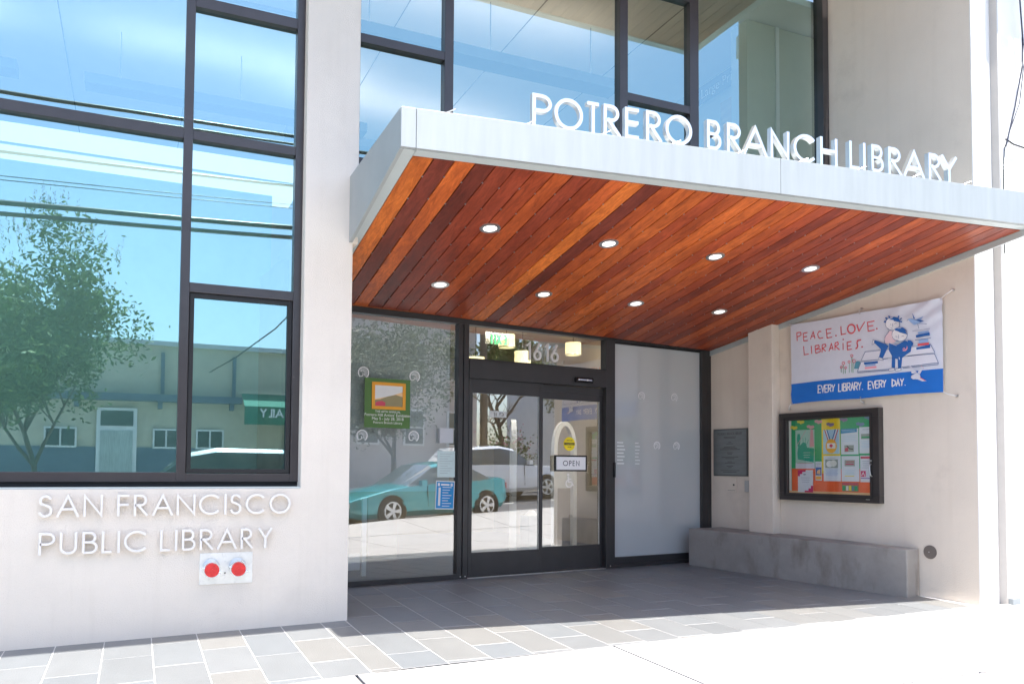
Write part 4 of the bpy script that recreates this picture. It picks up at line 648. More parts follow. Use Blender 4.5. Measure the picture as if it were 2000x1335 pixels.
hexa(mb, (1.665, yq, zs(1.66, yq) + 0.004), (1.665, -0.003, zs(1.66, 0) + 0.004), (1.752, -0.003, zs(1.75, 0) + 0.004), (1.752, yq, zs(1.75, yq) + 0.004), (0, 0, 0.02)); mb.build('edge_trim', m_trim, can)
mb = MB(); hexa(mb, (1.670, -0.002, zs(1.66, 0) + 0.004), (1.670, 1.45, zs(1.66, 1.45) + 0.004), (1.752, 1.45, zs(1.75, 1.45) + 0.004), (1.752, -0.002, zs(1.75, 0) + 0.004), (0, 0, 0.02)); mb.build('edge_trim', m_trim, can)
# dark void above the boards and the top sheet
mb = MB(); mb.zprism([(1.68, -1.45), (7.74, -1.88), (7.25, 2.2), (1.68, 1.6)], lambda x, y: zs(x, y) + 0.036, lambda x, y: zs(x, y) + 0.05); mb.build('backing_sheet', m_gasket, can)
mb = MB(); mb.zprism([(1.665, yf(1.665) + 0.032), (7.77, yf(7.77) + 0.032), (7.50, 0.338), (1.714, 0.338)], lambda x, y: ztop(x) - 0.035, lambda x, y: ztop(x) - 0.02); mb.build('top_sheet', m_fascia, can)
WOODS = [(0.52, 0.135, 0.022), (0.44, 0.098, 0.018), (0.37, 0.074, 0.016), (0.30, 0.052, 0.015), (0.215, 0.036, 0.014), (0.140, 0.026, 0.014)]   # light orange to dark brown
TONES = [0, 5, 1, 5, 4, 4, 3, 2, 4, 3, 2, 0, 5, 2, 1, 1, 3, 2, 1, 1, 3, 1, 2, 3, 4, 2, 3, 4, 3, 4, 2, 3, 4, 3, 4, 2, 3, 4, 2, 3, 4, 3]
k = 0; x = 1.756; bw_ = 0.157
while x < 7.75:
    x1 = x + bw_ - 0.009
    pol = [(x, -3), (x1, -3), (x1, 3), (x, 3)]
    pol = clip(pol, -0.0737, -1, 1.412 - 0.0737 * 1.752 - 0.003)             # front edge
    pol = clip(pol, -0.12406, 1, 1.68 - 2.055 * 0.12406 - 0.09) if x > 1.7 else pol
    pol = clip(pol, 1, 0.1241, 7.734 - 1.38 * 0.1241 - 0.05)
    if len(pol) > 2:
        xc, ycn = x, 0.0
        me = MB(); me.zprism([(a - xc, b) for a, b in pol], lambda a, b: zs(a + xc, b) , lambda a, b: zs(a + xc, b) + 0.02)
        c = WOODS[TONES[k % len(TONES)]]; v = random.uniform(0.9, 1.12)
        me.build('board', m_wood, can, 0.0015, loc=(xc, 0, 0), color=tuple(min(1, q * v) for q in c))
    x += bw_; k += 1
sc_ = MB()
for i in range(1, 38):
    xx = 1.756 + i * bw_ - 0.0045
    for j in range(9):
        yy = -1.2 + j * 0.36 + (0.04 if i % 2 else 0)
        if yy > ty(xx) + 0.05 and yy < yg(xx) - 0.12 and xx < xw(yy) - 0.1: sc_.box(xx - 0.0055, xx + 0.0055, yy - 0.006, yy + 0.006, zs(xx, yy) - 0.0015, zs(xx, yy) + 0.006)
tag(sc_.build('board_clip', m_lamp_body, can), kind='stuff')
# trim along the side wall, broken by the pilaster
def walltrim(sa, sb):
    pa = W0 - Vector((math.sin(R(0)), 0, 0)); mb = MB()
    A = (W0.x + GN.x * sa, W0.y + GN.y * sa); B = (W0.x + GN.x * sb, W0.y + GN.y * sb)
    off = -GD * 0.035
    for o0, h0, h1 in ((0.0, -0.052, 0.02), ):
        a0 = (A[0] - GD.x * 0.002, A[1] - GD.y * 0.002); b0 = (B[0] - GD.x * 0.002, B[1] - GD.y * 0.002)
        za, zb = zs(*a0), zs(*b0)
        mb.add([(a0[0], a0[1], za - 0.055), (b0[0], b0[1], zb - 0.055), (b0[0] - GD.x * 0.022, b0[1] - GD.y * 0.022, zb - 0.055), (a0[0] - GD.x * 0.022, a0[1] - GD.y * 0.022, za - 0.055),
                (a0[0], a0[1], za + 0.02), (b0[0], b0[1], zb + 0.02), (b0[0] - GD.x * 0.022, b0[1] - GD.y * 0.022, zb + 0.02), (a0[0] - GD.x * 0.022, a0[1] - GD.y * 0.022, za + 0.02)],
               [(0, 3, 2, 1), (4, 5, 6, 7), (0, 1, 5, 4), (1, 2, 6, 5), (2, 3, 7, 6), (3, 0, 4, 7)])
    mb.build('edge_trim', m_trim, can)
walltrim(-0.57, 2.485); walltrim(2.884, 3.70)
# downlights
ta = math.atan(0.166)
for lx, ly in ((2.744, -0.497), (3.934, -0.501), (5.138, -0.52), (6.359, -0.532), (2.765, 0.833), (3.93, 0.822), (5.095, 0.828), (6.265, 0.828)):
    d = empty('downlight', (lx, ly, zs(lx, ly)), 0, can); d.rotation_euler = (-ta, 0, 0)
    MB().ring((0, 0, -0.008), (0, 0, 1), 0.092, 0.062, 0.010, 32).build('trim_ring', m_steel, d, smooth=False)
    MB().cyl((0, 0, -0.004), (0, 0, -0.001), 0.0615, n=28).build('lens', m_lens, d)

# canopy lettering standing on the front edge
cl = thing('canopy_lettering', 'silver letters POTRERO BRANCH LIBRARY standing on the canopy front edge', 'sign', (FLc.x, FLc.y, 0), CA)
L3 = [('P', 0.997, 1.155), ('O', 1.176, 1.413), ('T', 1.435, 1.561), ('R', 1.587, 1.733), ('E', 1.773, 1.908), ('R', 1.958, 2.101), ('O', 2.133, 2.378), ('B', 2.517, 2.654), ('R', 2.708, 2.852), ('A', 2.867, 3.106), ('N', 3.137, 3.33), ('C', 3.372, 3.607), ('H', 3.65, 3.834), ('L', 3.964, 4.088), ('I', 4.11, 4.148), ('B', 4.208, 4.346), ('R', 4.399, 4.551), ('A', 4.575, 4.821), ('R', 4.87, 5.017), ('Y', 5.024, 5.211)]
for ch, a, b in L3:
    q = MB(); zb = 3.785 + 0.0235 * a; glyph(q, ch, a, b, zb, 0.243, 0.027, 0.030, 0.078); q.build('letter', m_alletter, cl)
for i in range(9):
    u = 0.32 + i * 0.62; z = 3.782 + 0.0225 * u
    MB().tube([(u, 0.03, z - 0.004), (u + 0.035, 0.018, z + 0.012), (u + 0.075, 0.004, z + 0.03)], 0.0045, 6).build('mounting_pin', m_alletter, cl)
MB().box(0.9, 5.3, 0.055, 0.075, 3.79, 3.80).build('mounting_rail', m_alletter, cl)

# wall lettering
w1 = thing('wall_lettering', 'pale raised letters SAN FRANCISCO PUBLIC LIBRARY on the lower left wall', 'sign')
L1 = [('S', -0.64, -0.548), ('A', -0.521, -0.373), ('N', -0.344, -0.215), ('F', -0.117, -0.027), ('R', -0.002, 0.097), ('A', 0.128, 0.276), ('N', 0.302, 0.439), ('C', 0.465, 0.624), ('I', 0.651, 0.675), ('S', 0.697, 0.785), ('C', 0.818, 0.972), ('O', 1.004, 1.173)]
L2 = [('P', -0.63, -0.523), ('U', -0.494, -0.38), ('B', -0.346, -0.243), ('L', -0.216, -0.139), ('I', -0.11, -0.09), ('C', -0.064, 0.099), ('L', 0.189, 0.267), ('I', 0.294, 0.314), ('B', 0.346, 0.445), ('R', 0.477, 0.578), ('A', 0.605, 0.755), ('R', 0.785, 0.879), ('Y', 0.922, 1.03)]
for row, z0 in ((L1, 0.872), (L2, 0.596)):
    for ch, a, b in row: q = MB(); glyph(q, ch, a, b, z0, 0.163, 0.0165, -0.046, -0.016); q.build('letter', m_cover, w1)
    for ch, a, b in row:
        q = MB(); q.cyl(((a + b) / 2, -0.014, z0 + 0.03), ((a + b) / 2, 0.0, z0 + 0.03), 0.004, n=6)
# fire connection plate
fc = thing('fire_connection', 'steel plate with two red capped hose connections under the wall lettering', 'fire connection')
MB().box(0.481, 0.884, -0.006, -0.0005, 0.319, 0.566).build('plate', m_galv, fc, 0.001)
for xc in (0.568, 0.768):
    c = MB(); c.cyl((xc, -0.006, 0.455), (xc, -0.055, 0.446), 0.068, 0.060, n=28); c.cyl((xc, -0.055, 0.446), (xc, -0.085, 0.441), 0.064, 0.064, n=28); cc = c.build('hose_inlet', m_chrome, fc)
    c = MB(); c.cyl((xc, -0.085, 0.441), (xc, -0.102, 0.438), 0.056, 0.054, n=28); c.cyl((xc, -0.102, 0.438), (xc, -0.108, 0.4375), 0.012, n=10)
    lg = MB()
    for a in (-18, 162, 70): lg.cyl((xc + 0.056 * math.cos(R(a)), -0.09, 0.44 + 0.056 * math.sin(R(a))), (xc + 0.078 * math.cos(R(a)), -0.092, 0.44 + 0.078 * math.sin(R(a))), 0.008, n=8)
    lg.build('lug', m_chrome, cc)
    c.build('cap', m_red, cc)
MB().cyl((0.673, -0.006, 0.405), (0.673, -0.012, 0.405), 0.006, n=8).build('screw', m_black, fc)

# ------------------------------------------------------------------ things on the side wall
def onsw(name, label, cat, s, off, z, group=None): return thing(name, label, cat, (W0.x + GN.x * s - GD.x * off, W0.y + GN.y * s - GD.y * off, z), SA, group)
# banner, origin at its lower left corner
bn = onsw('banner', 'white and blue vinyl banner reading PEACE. LOVE. LIBRARIES. tied to the side wall', 'banner', 2.270, 0.055, 2.075)
BW, BH = 1.952, 0.99
def disp(x, z):
    u, v = x / BW, z / BH; d = 0.006 * math.sin(u * 17 + v * 3) * (1 - v) * 0.7 + 0.010 * math.exp(-((u - 0.97) ** 2 + (v - 0.95) ** 2) * 14) * math.sin((u - v) * 38) + 0.008 * math.exp(-((u - 0.03) ** 2 + (v - 0.02) ** 2) * 20) * math.sin((u + v) * 40)
    return d + 0.004 * math.sin(u * 6 + 1) * math.sin(v * 4)
def edge(x, z):                                          # slight sag between the ties
    u, v = x / BW, z / BH; s = 0.012 * abs(math.sin(u * 2 * math.pi)); return z + (s * (1 - v) - s * v) * 0.8
def cloth(name, z0, z1, m, y, nx=60, nz=24):
    mb = MB(); vs = []; fs = []
    for j in range(nz + 1):
        for i in range(nx + 1): x = BW * i / nx; z = z0 + (z1 - z0) * j / nz; vs.append((x, y + disp(x, z), edge(x, z)))
    for j in range(nz):
        for i in range(nx): k = j * (nx + 1) + i; fs.append((k, k + 1, k + nx + 2, k + nx + 1))
    mb.add(vs, fs); return mb.build(name, m, bn, smooth=True)
sh = cloth('cloth', 0, BH, ink('banner'), 0.0); cloth('printed_band', 0.0, 0.2475, ink('band'), -0.003, 60, 6)
art = {}; letters = []
for i, (kd, col, wd, cld, pts) in enumerate(BANNER_ART):
    if kd == 's' and col in ('red', 'white') and not (col == 'red' and max(p[0] for p in pts) > 1.15 or col == 'red' and min(p[1] for p in pts) < 0.42):
        xa, xb_ = min(p[0] for p in pts), max(p[0] for p in pts); za, zb_ = min(p[1] for p in pts), max(p[1] for p in pts); hit = None
        for L_ in letters:
            ox_ = min(xb_, L_[1]) - max(xa, L_[0]); oz_ = min(zb_, L_[3]) - max(za, L_[2])
            if L_[5] == col and oz_ > 0 and ox_ > 0.35 * max(0.004, min(xb_ - xa, L_[1] - L_[0])): hit = L_; break
        if hit is None: hit = [xa, xb_, za, zb_, MB(), col]; letters.append(hit)
        else: hit[0] = min(hit[0], xa); hit[1] = max(hit[1], xb_); hit[2] = min(hit[2], za); hit[3] = max(hit[3], zb_)
        mb = hit[4]
    else: mb = art.setdefault(col, MB())
    y = -0.0055 - 0.00009 * i; n0 = len(mb.v)
    if kd == 's':
        q = []
        for a, b in zip(pts, pts[1:] + ([pts[0]] if cld else [])):
            n_ = max(1, int(math.dist(a, b) / 0.03)); q += [(a[0] + (b[0] - a[0]) * t / n_, a[1] + (b[1] - a[1]) * t / n_) for t in range(n_)]
        if not cld: q.append(tuple(pts[-1]))
        mb.ribbon([tuple(p) for p in q], wd * (1.35 if col in ('red', 'line', 'white') else 1.0), y, None, bool(cld))
    else: mb.poly(pts, y)
    for k_ in range(n0, len(mb.v)): a, b, c = mb.v[k_]; mb.v[k_] = (a, b + disp(a, c), edge(a, c))
for L_ in letters: L_[4].build('printed_letter', ink(L_[5]), bn)
for col, mb in art.items(): tag(mb.build('printed_drawing', ink(col), bn), kind='stuff')
hooks = [(-0.028, BH + 0.012, 0.0, BH), (0.975, BH + 0.045, 0.975, BH), (2.052, BH + 0.066, BW, BH), (-0.055, -0.06, 0.0, 0.0), (0.99, -0.045, 0.975, 0.0), (2.075, -0.046, BW, 0.0)]
for hx, hz, ex_, ez in hooks:
    MB().tube([(hx, 0.02, hz), ((hx + ex_) / 2, -0.012, (hz + ez) / 2 - 0.004), (ex_, -0.003, ez)], 0.0035, 6).build('tie_cord', m_white_p, bn)
    MB().ring((hx, 0.028, hz), (0, 1, 0), 0.014, 0.006, 0.006, 14).build('wall_eye', m_steel, bn); MB().cyl((hx, 0.03, hz), (hx, 0.055, hz), 0.006, n=8).build('wall_anchor', m_steel, bn)
    MB().ring((ex_ + (0.012 if ex_ < 0.1 else -0.012 if ex_ > 1.9 else 0), -0.0045, ez + (0.014 if ez < 0.1 else -0.014)), (0, 1, 0), 0.009, 0.004, 0.002, 12).build('grommet', m_steel, bn)

# notice board case
nbx, nbz, NW, NH = 2.440, 0.890, 1.390, 1.070
nbd = onsw('notice_board', 'black framed glazed notice board case under the banner', 'notice board', nbx, 0.0, nbz)
gx0, gx1, gz0, gz1 = 0.120, 1.268, 0.088, 0.978
mb = MB()
for a, b, c, d in ((0, NW, 0, gz0), (0, NW, gz1, NH), (0, gx0, gz0, gz1), (gx1, NW, gz0, gz1)): mb.box(a, b, -0.085, -0.001, c, d)
mb.build('case_frame', M('black_brown_frame', (0.030, 0.025, 0.024), 0.4, coat=0.3), nbd, 0.004)
mb = MB(); mb.ribbon([(gx0 - 0.035, gz0 - 0.03), (gx1 + 0.035, gz0 - 0.03), (gx1 + 0.035, gz1 + 0.03), (gx0 - 0.035, gz1 + 0.03)], 0.012, -0.092, -0.0853, True); mb.build('door_bead', m_gasket, nbd)
BWd, BHt = gx1 - gx0, gz1 - gz0
bx_ = lambda f: gx0 + BWd * f
bz_ = lambda f: gz0 + BHt * f
def brd(nm, c, a, b, z0, z1, y): MB().box(bx_(a), bx_(b), y, y + 0.001, bz_(z0), bz_(z1)).build(nm, ink(c), nbd)
brd('backing_paper', 'board_green', 0, 1, 0.0, 1, -0.042); brd('backing_paper', 'board_orange', 0.035, 1, 0.0, 0.335, -0.0435); brd('backing_paper', 'board_yellow', 0.42, 0.645, 0.27, 1, -0.0445); brd('backing_paper', 'board_green', 0.645, 1, 0.335, 1, -0.045)
brd('backing_edge', 'pale', 0.0, 0.032, 0, 1, -0.0455); brd('backing_edge', 'dusk', 0.0, 1, 0.0, 0.03, -0.0458)
for cx, cz, col in ((0.07, 0.90, 'cloud_yellow'), (0.16, 0.975, 'cloud_yellow'), (0.285, 0.90, 'cloud_pink'), (0.385, 0.965, 'cloud_pink'), (0.53, 0.92, 'cloud_purple'), (0.69, 0.975, 'cloud_purple'), (0.88, 0.905, 'cloud_blue'), (0.975, 0.985, 'cloud_blue')):
    MB().poly([(bx_(cx + px_), bz_(min(0.998, cz + pz_))) for px_, pz_ in ((-0.05, 0.02), (-0.045, -0.008), (-0.02, -0.012), (-0.005, -0.03), (0.03, -0.02), (0.048, -0.005), (0.04, 0.02), (0.0, 0.018), (-0.02, 0.03))], -0.0472).build('paper_cloud', ink(col), nbd)
pane(nbd, m_gl_case, gx0, gx1, -0.066, gz0, gz1)
mb = MB(); mb.tube([(gx1 + 0.022, -0.088, 0.44), (gx1 + 0.024, -0.115, 0.425), (gx1 + 0.024, -0.118, 0.36), (gx1 + 0.034, -0.115, 0.31), (gx1 + 0.034, -0.088, 0.30)], 0.0075, 8); mb.build('handle', m_steel, nbd, smooth=True)
MB().cyl((gx1 + 0.025, -0.086, 0.475), (gx1 + 0.025, -0.10, 0.475), 0.012, n=12).build('lock', m_steel, nbd); MB().box(gx1 - 0.05, gx1 + 0.0, -0.0865, -0.0855, 0.038, 0.043).build('maker_plate', m_steel, nbd)
def flyer(a, b, z0, z1, label, base, parts, y=-0.049):
    t = onsw('flyer', label, 'flyer', nbx - bx_(a), -y, nbz + bz_(z0), 'papers pinned inside the notice board'); w_, h_ = BWd * (b - a), BHt * (z1 - z0)
    MB().box(0, w_, -0.0006, 0, 0, h_).build('paper', ink(base), t)
    for i, p in enumerate(parts):
        c, pts = p[0], p[1]; yy_ = -0.0012 - 0.0003 * i; mb = MB()
        if c == 'T':                                     # rows of text: (x0,x1,z0,z1,n,colour)
            n_ = p[2]
            for r_ in range(n_):
                zz = pts[2] + (pts[3] - pts[2]) * (1 - (r_ + 0.5) / n_); ln = 1 - 0.25 * ((r_ * 7) % 3) / 3
                mid_ = (pts[0] + pts[1]) / 2; hl = (pts[1] - pts[0]) / 2 * ln
                mb.box((mid_ - hl) * w_, (mid_ + hl) * w_, yy_ - 0.0002, yy_, zz * h_ - 0.002, zz * h_ + 0.002)
            mb.build('lettering', ink(p[3]), t)
        elif c == 'S': mb.ribbon([(q[0] * w_, q[1] * h_) for q in pts], p[2], yy_); mb.build('printed_shape', ink(p[3]), t)
        elif c == 'O': mb.poly([(q[0] * w_, q[1] * h_) for q in arc(pts[0], pts[1], pts[2], pts[3], 0, 342, 20)], yy_); mb.build('printed_shape', ink(p[2]), t)
        else: mb.poly([(q[0] * w_, q[1] * h_) for q in pts], yy_); mb.build('printed_shape', ink(c), t)
    return t
rect = lambda a, b, c, d: [(a, c), (b, c), (b, d), (a, d)]
flyer(0.09, 0.335, 0.335, 0.865, 'green poster of a crowned figure with a red tower at the left of the board', 'mint', [('paper', rect(0, 1, 0, 0.14)), ('jade', [(0.12, 0.24), (0.95, 0.16), (0.98, 0.52), (0.62, 0.54), (0.55, 0.66), (0.40, 0.68), (0.28, 0.62), (0.14, 0.56), (0.10, 0.40)]), ('jade', [(0.08, 0.78), (0.12, 0.90), (0.24, 0.90), (0.28, 0.78), (0.22, 0.55), (0.12, 0.58)]),
    ('cloud_pink', [(0.74, 0.55), (0.98, 0.56), (0.92, 1.0), (0.80, 1.0)]), ('S', [(0.02, 0.54), (0.55, 0.98)], 0.006, 'cloud_pink'), ('S', [(0.42, 0.66), (0.40, 0.80)], 0.006, 'jade'), ('S', [(0.52, 0.66), (0.55, 0.80)], 0.006, 'jade'), ('S', [(0.60, 0.62), (0.70, 0.74)], 0.006, 'jade'), ('T', (0.42, 0.78, 0.26, 0.44), 3, 'sheet'), ('T', (0.1, 0.9, 0.09, 0.18), 1, 'rose')])
flyer(0.118, 0.312, 0.012, 0.315, 'white notice with stepped magenta corners at the lower left of the board', 'sheet', [('magenta', [(0, 1), (0, 0.72), (0.14, 0.72), (0.14, 0.82), (0.3, 0.82), (0.3, 0.92), (0.52, 0.92), (0.52, 1)]), ('magenta', [(1, 0), (1, 0.30), (0.86, 0.30), (0.86, 0.18), (0.70, 0.18), (0.70, 0.08), (0.45, 0.08), (0.45, 0)]), ('O', (0.45, 0.80, 0.1, 0.03), 'text'), ('T', (0.22, 0.80, 0.42, 0.70), 3, 'text')])
flyer(0.343, 0.422, 0.175, 0.43, 'narrow bookmark with blue and orange picture', 'sheet', [('blue', rect(0.06, 0.94, 0.28, 0.70)), ('dusk', [(0.2, 0.36), (0.8, 0.33), (0.75, 0.6), (0.3, 0.52)]), ('gold', rect(0.08, 0.92, 0.06, 0.22)), ('T', (0.1, 0.9, 0.74, 0.97), 3, 'text')])
flyer(0.442, 0.64, 0.53, 0.855, 'pale blue sheet showing a gold medal on a striped ribbon', 'sky', [('S', [(0.10, 1.0), (0.34, 0.5)], 0.012, 'rose'), ('S', [(0.17, 1.0), (0.38, 0.52)], 0.012, 'ink_white'), ('S', [(0.24, 1.0), (0.44, 0.55)], 0.012, 'blue'), ('S', [(0.92, 1.0), (0.68, 0.5)], 0.012, 'rose'), ('S', [(0.84, 1.0), (0.63, 0.52)], 0.012, 'ink_white'), ('S', [(0.76, 1.0), (0.56, 0.55)], 0.012, 'blue'), ('O', (0.5, 0.32, 0.34, 0.29), 'gold'), ('ink_white', rect(0.24, 0.76, 0.22, 0.44)), ('rose', [(0.38, 0.34), (0.46, 0.40), (0.54, 0.40), (0.62, 0.34), (0.5, 0.25)])])
flyer(0.445, 0.652, 0.17, 0.505, 'white flyer with a photo of white balls under the medal sheet', 'sheet', [('photo', rect(0.10, 0.84, 0.52, 0.86)), ('O', (0.36, 0.68, 0.20, 0.13), 'ink_white'), ('O', (0.58, 0.70, 0.19, 0.13), 'pale'), ('T', (0.1, 0.85, 0.20, 0.48), 6, 'mid'), ('T', (0.25, 0.7, 0.89, 0.95), 1, 'text')])
flyer(0.657, 0.858, 0.52, 0.855, 'white flyer with a blue header band and a small red photo', 'sheet', [('header', [(0.0, 0.82), (0.92, 0.86), (0.92, 1.0), (0, 1.0)]), ('T', (0.04, 0.86, 0.88, 0.98), 2, 'sky'), ('photo', rect(0.20, 0.74, 0.10, 0.36)), ('rose', [(0.22, 0.12), (0.42, 0.12), (0.42, 0.28), (0.24, 0.24)]), ('S', [(0.34, 0.34), (0.5, 0.22), (0.7, 0.2)], 0.010, 'dark'), ('T', (0.05, 0.9, 0.5, 0.76), 4, 'sky')])
flyer(0.66, 0.865, 0.17, 0.50, 'white flyer with a red striped photo and a yellow table', 'sheet', [('photo', rect(0.18, 0.76, 0.60, 0.84)), ('magenta', rect(0.24, 0.7, 0.66, 0.70)), ('rose', rect(0.26, 0.72, 0.76, 0.79)), ('cloud_yellow', rect(0.18, 0.72, 0.20, 0.23)), ('T', (0.2, 0.76, 0.26, 0.46), 4, 'sky')])
flyer(0.868, 0.998, 0.53, 0.868, 'half hidden flyer with a green landscape photo at the right edge', 'sheet', [('photo', rect(0.15, 1.0, 0.55, 0.74)), ('board_green', rect(0.2, 1.0, 0.58, 0.64)), ('T', (0.15, 0.95, 0.2, 0.48), 5, 'sky'), ('T', (0.3, 0.95, 0.86, 0.95), 1, 'text')])
flyer(0.875, 0.998, 0.165, 0.505, 'flyer with a red bar and a magenta portrait at the lower right edge', 'sheet', [('rose', rect(0.05, 1.0, 0.88, 0.96)), ('violet', rect(0.05, 1.0, 0.13, 0.16)), ('magenta', rect(0.06, 0.5, 0.20, 0.42)), ('S', [(0.12, 0.24), (0.28, 0.36), (0.42, 0.22)], 0.009, 'sheet'), ('T', (0.2, 0.95, 0.5, 0.82), 4, 'text')])
flyer(0.662, 0.852, 0.042, 0.155, 'small strip of colourful book covers at the bottom of the board', 'hill', [('rose', rect(0.02, 0.98, 0.72, 0.98)), ('board_green', rect(0.05, 0.22, 0.1, 0.62)), ('pale', rect(0.26, 0.40, 0.1, 0.62)), ('cloud_yellow', rect(0.43, 0.58, 0.1, 0.66)), ('teal', rect(0.61, 0.74, 0.1, 0.6)), ('board_green', rect(0.78, 0.95, 0.1, 0.62))])

# dedication plaque
pq = onsw('dedication_plaque', 'grey metal dedication plaque of centred text beside the storefront', 'plaque', 3.628, 0.0, 1.172)
MB().box(0, 0.610, -0.022, -0.001, 0, 0.638).build('plaque_border', flat('plaque_edge', (0.09, 0.095, 0.095), 0.35), pq, 0.003); MB().box(0.016, 0.594, -0.026, -0.0222, 0.016, 0.622).build('plaque_face', M('brushed_grey_plaque', (0.20, 0.215, 0.215), 0.35, 0.5, var=0.1, scale=(1, 1, 14)), pq)
q = MB(); text(q, 'POTRERO BRANCH LIBRARY', 0.085, 0.555, 0.032, 0.0045, -0.0272, width=0.44); q.build('lettering', ink('plaque_text'), pq)
q = MB()
for z_, wd_ in ((0.525, 0.22), (0.508, 0.20), (0.45, 0.05), (0.43, 0.12), (0.39, 0.20), (0.372, 0.26), (0.355, 0.36), (0.31, 0.10), (0.292, 0.08), (0.25, 0.30), (0.232, 0.16), (0.19, 0.08), (0.172, 0.18), (0.13, 0.12), (0.112, 0.06), (0.07, 0.34), (0.05, 0.24)): q.box(0.305 - wd_ / 2, 0.305 + wd_ / 2, -0.0272, -0.0262, z_, z_ + 0.007)
q.build('lettering', ink('plaque_text'), pq)
lb_ = onsw('electrical_box', 'flush square cover plate with a small lock under the plaque', 'cover plate', 3.405, 0.0, 0.955)
MB().box(0, 0.185, -0.012, -0.001, 0, 0.19).build('cover', m_stucco2, lb_, 0.003); MB().cyl((0.14, -0.013, 0.10), (0.14, -0.017, 0.10), 0.012, n=12).build('lock', m_black, lb_); MB().box(0.03, 0.16, -0.014, -0.0125, 0.022, 0.026).build('cover_slot', m_joint, lb_)
l2_ = onsw('junction_box', 'small grey box tucked against the pilaster under the plaque', 'box', 3.05, 0.0, 0.965)
MB().box(0, 0.075, -0.045, -0.001, 0, 0.15).build('box_body', flat('box_grey', (0.42, 0.43, 0.42)), l2_, 0.003)
dc = onsw('round_cover', 'round brown metal cleanout cover low on the side wall beside the bench end', 'cover plate', 0.523, 0.0, 0.40)
MB().cyl((0, -0.001, 0), (0, -0.008, 0), 0.072, n=30).build('cover_disc', M('brown_metal_cover', (0.22, 0.19, 0.17), 0.4, 0.5, var=0.1), dc); MB().cyl((-0.01, -0.0085, 0), (-0.01, -0.011, 0), 0.006, n=8).build('screw', m_steel, dc)

# concrete bench
bt = lambda x, y: 0.476 - 0.0165 * (2.047 - y)
bench = MB()
P0, P1, P2, P3 = (6.715, 2.047), (7.394, -0.80), (7.628, -0.742), (7.305, 2.10)
bench.zprism([P0, P1, (xw(-0.742) - 0.004, -0.742), (xw(2.09) - 0.004, 2.09)], lambda x, y: gz(x, y) - 0.05, bt)
bo = bench.build('bench_block', m_bench, None, 0.012)
bth = thing('concrete_bench', 'long stained concrete bench along the base of the side wall', 'bench'); bo.parent = bth

# ------------------------------------------------------------------ neighbour building on the right
nbr = thing('neighbour_building', 'sunlit white building adjoining the library on the right', 'building', (8.094, -1.42, 0))
box('front_wall', m_white, nbr, 0.0, 14, 0, 0.5, -1.0, 9.0, bevel=0.006)
box('cornice', m_white, nbr, -0.02, 14, -0.42, -0.0005, 7.42, 7.75)
for i in range(22): box('bracket', m_white, nbr, 0.10 + i * 0.62, 0.24 + i * 0.62, -0.40, -0.0008, 7.2, 7.4195)
box('wall_joint', flat('joint_filler', (0.42, 0.40, 0.38)), nbr, -0.016, -0.001, 0.0, 0.3, -0.9, 8.3)
MB().box(0.0, 0.12, -0.05, -0.001, -0.09, -0.03).build('base_vent', m_lamp_body, nbr)
def cable(name, lab, pts, r, grp=None, m=m_black):
    q = []
    for i in range(len(pts) - 1):
        for t in range(6): q.append(tuple(pts[i][k_] + (pts[i + 1][k_] - pts[i][k_]) * t / 6 for k_ in range(3)))
    q.append(pts[-1]); return tag(MB().tube(q, r, 6).build(name, m, smooth=True), lab, 'cable', grp)
cb_m = M('blue_black_cable', (0.02, 0.025, 0.05), 0.5)
cable('cable', 'dark cable hanging in a slack curve down the white neighbouring wall', [(8.30, -1.50, 7.3), (8.335, -1.50, 6.25), (8.385, -1.49, 5.85), (8.385, -1.48, 5.5), (8.27, -1.47, 5.05), (8.16, -1.46, 4.70), (8.14, -1.45, 4.62)], 0.008, 'cables on the white wall', cb_m)
cable('cable', 'thinner cable looping beside the slack dark cable', [(8.27, -1.49, 7.3), (8.36, -1.50, 6.0), (8.40, -1.50, 5.6), (8.33, -1.48, 5.1), (8.17, -1.46, 4.74)], 0.005, 'cables on the white wall', cb_m)
cable('cable', 'cable running right along the white wall from the knot', [(8.14, -1.45, 4.70), (8.25, -1.46, 4.66), (8.48, -1.47, 4.64), (9.2, -1.48, 4.62), (10.5, -1.48, 4.65)], 0.009, 'cables on the white wall')
cable('cable', 'short vertical cable in the corner joint of the white wall', [(8.108, -1.46, 4.62), (8.10, -1.45, 4.40), (8.11, -1.44, 4.2), (8.105, -1.44, 3.5)], 0.006, 'cables on the white wall')

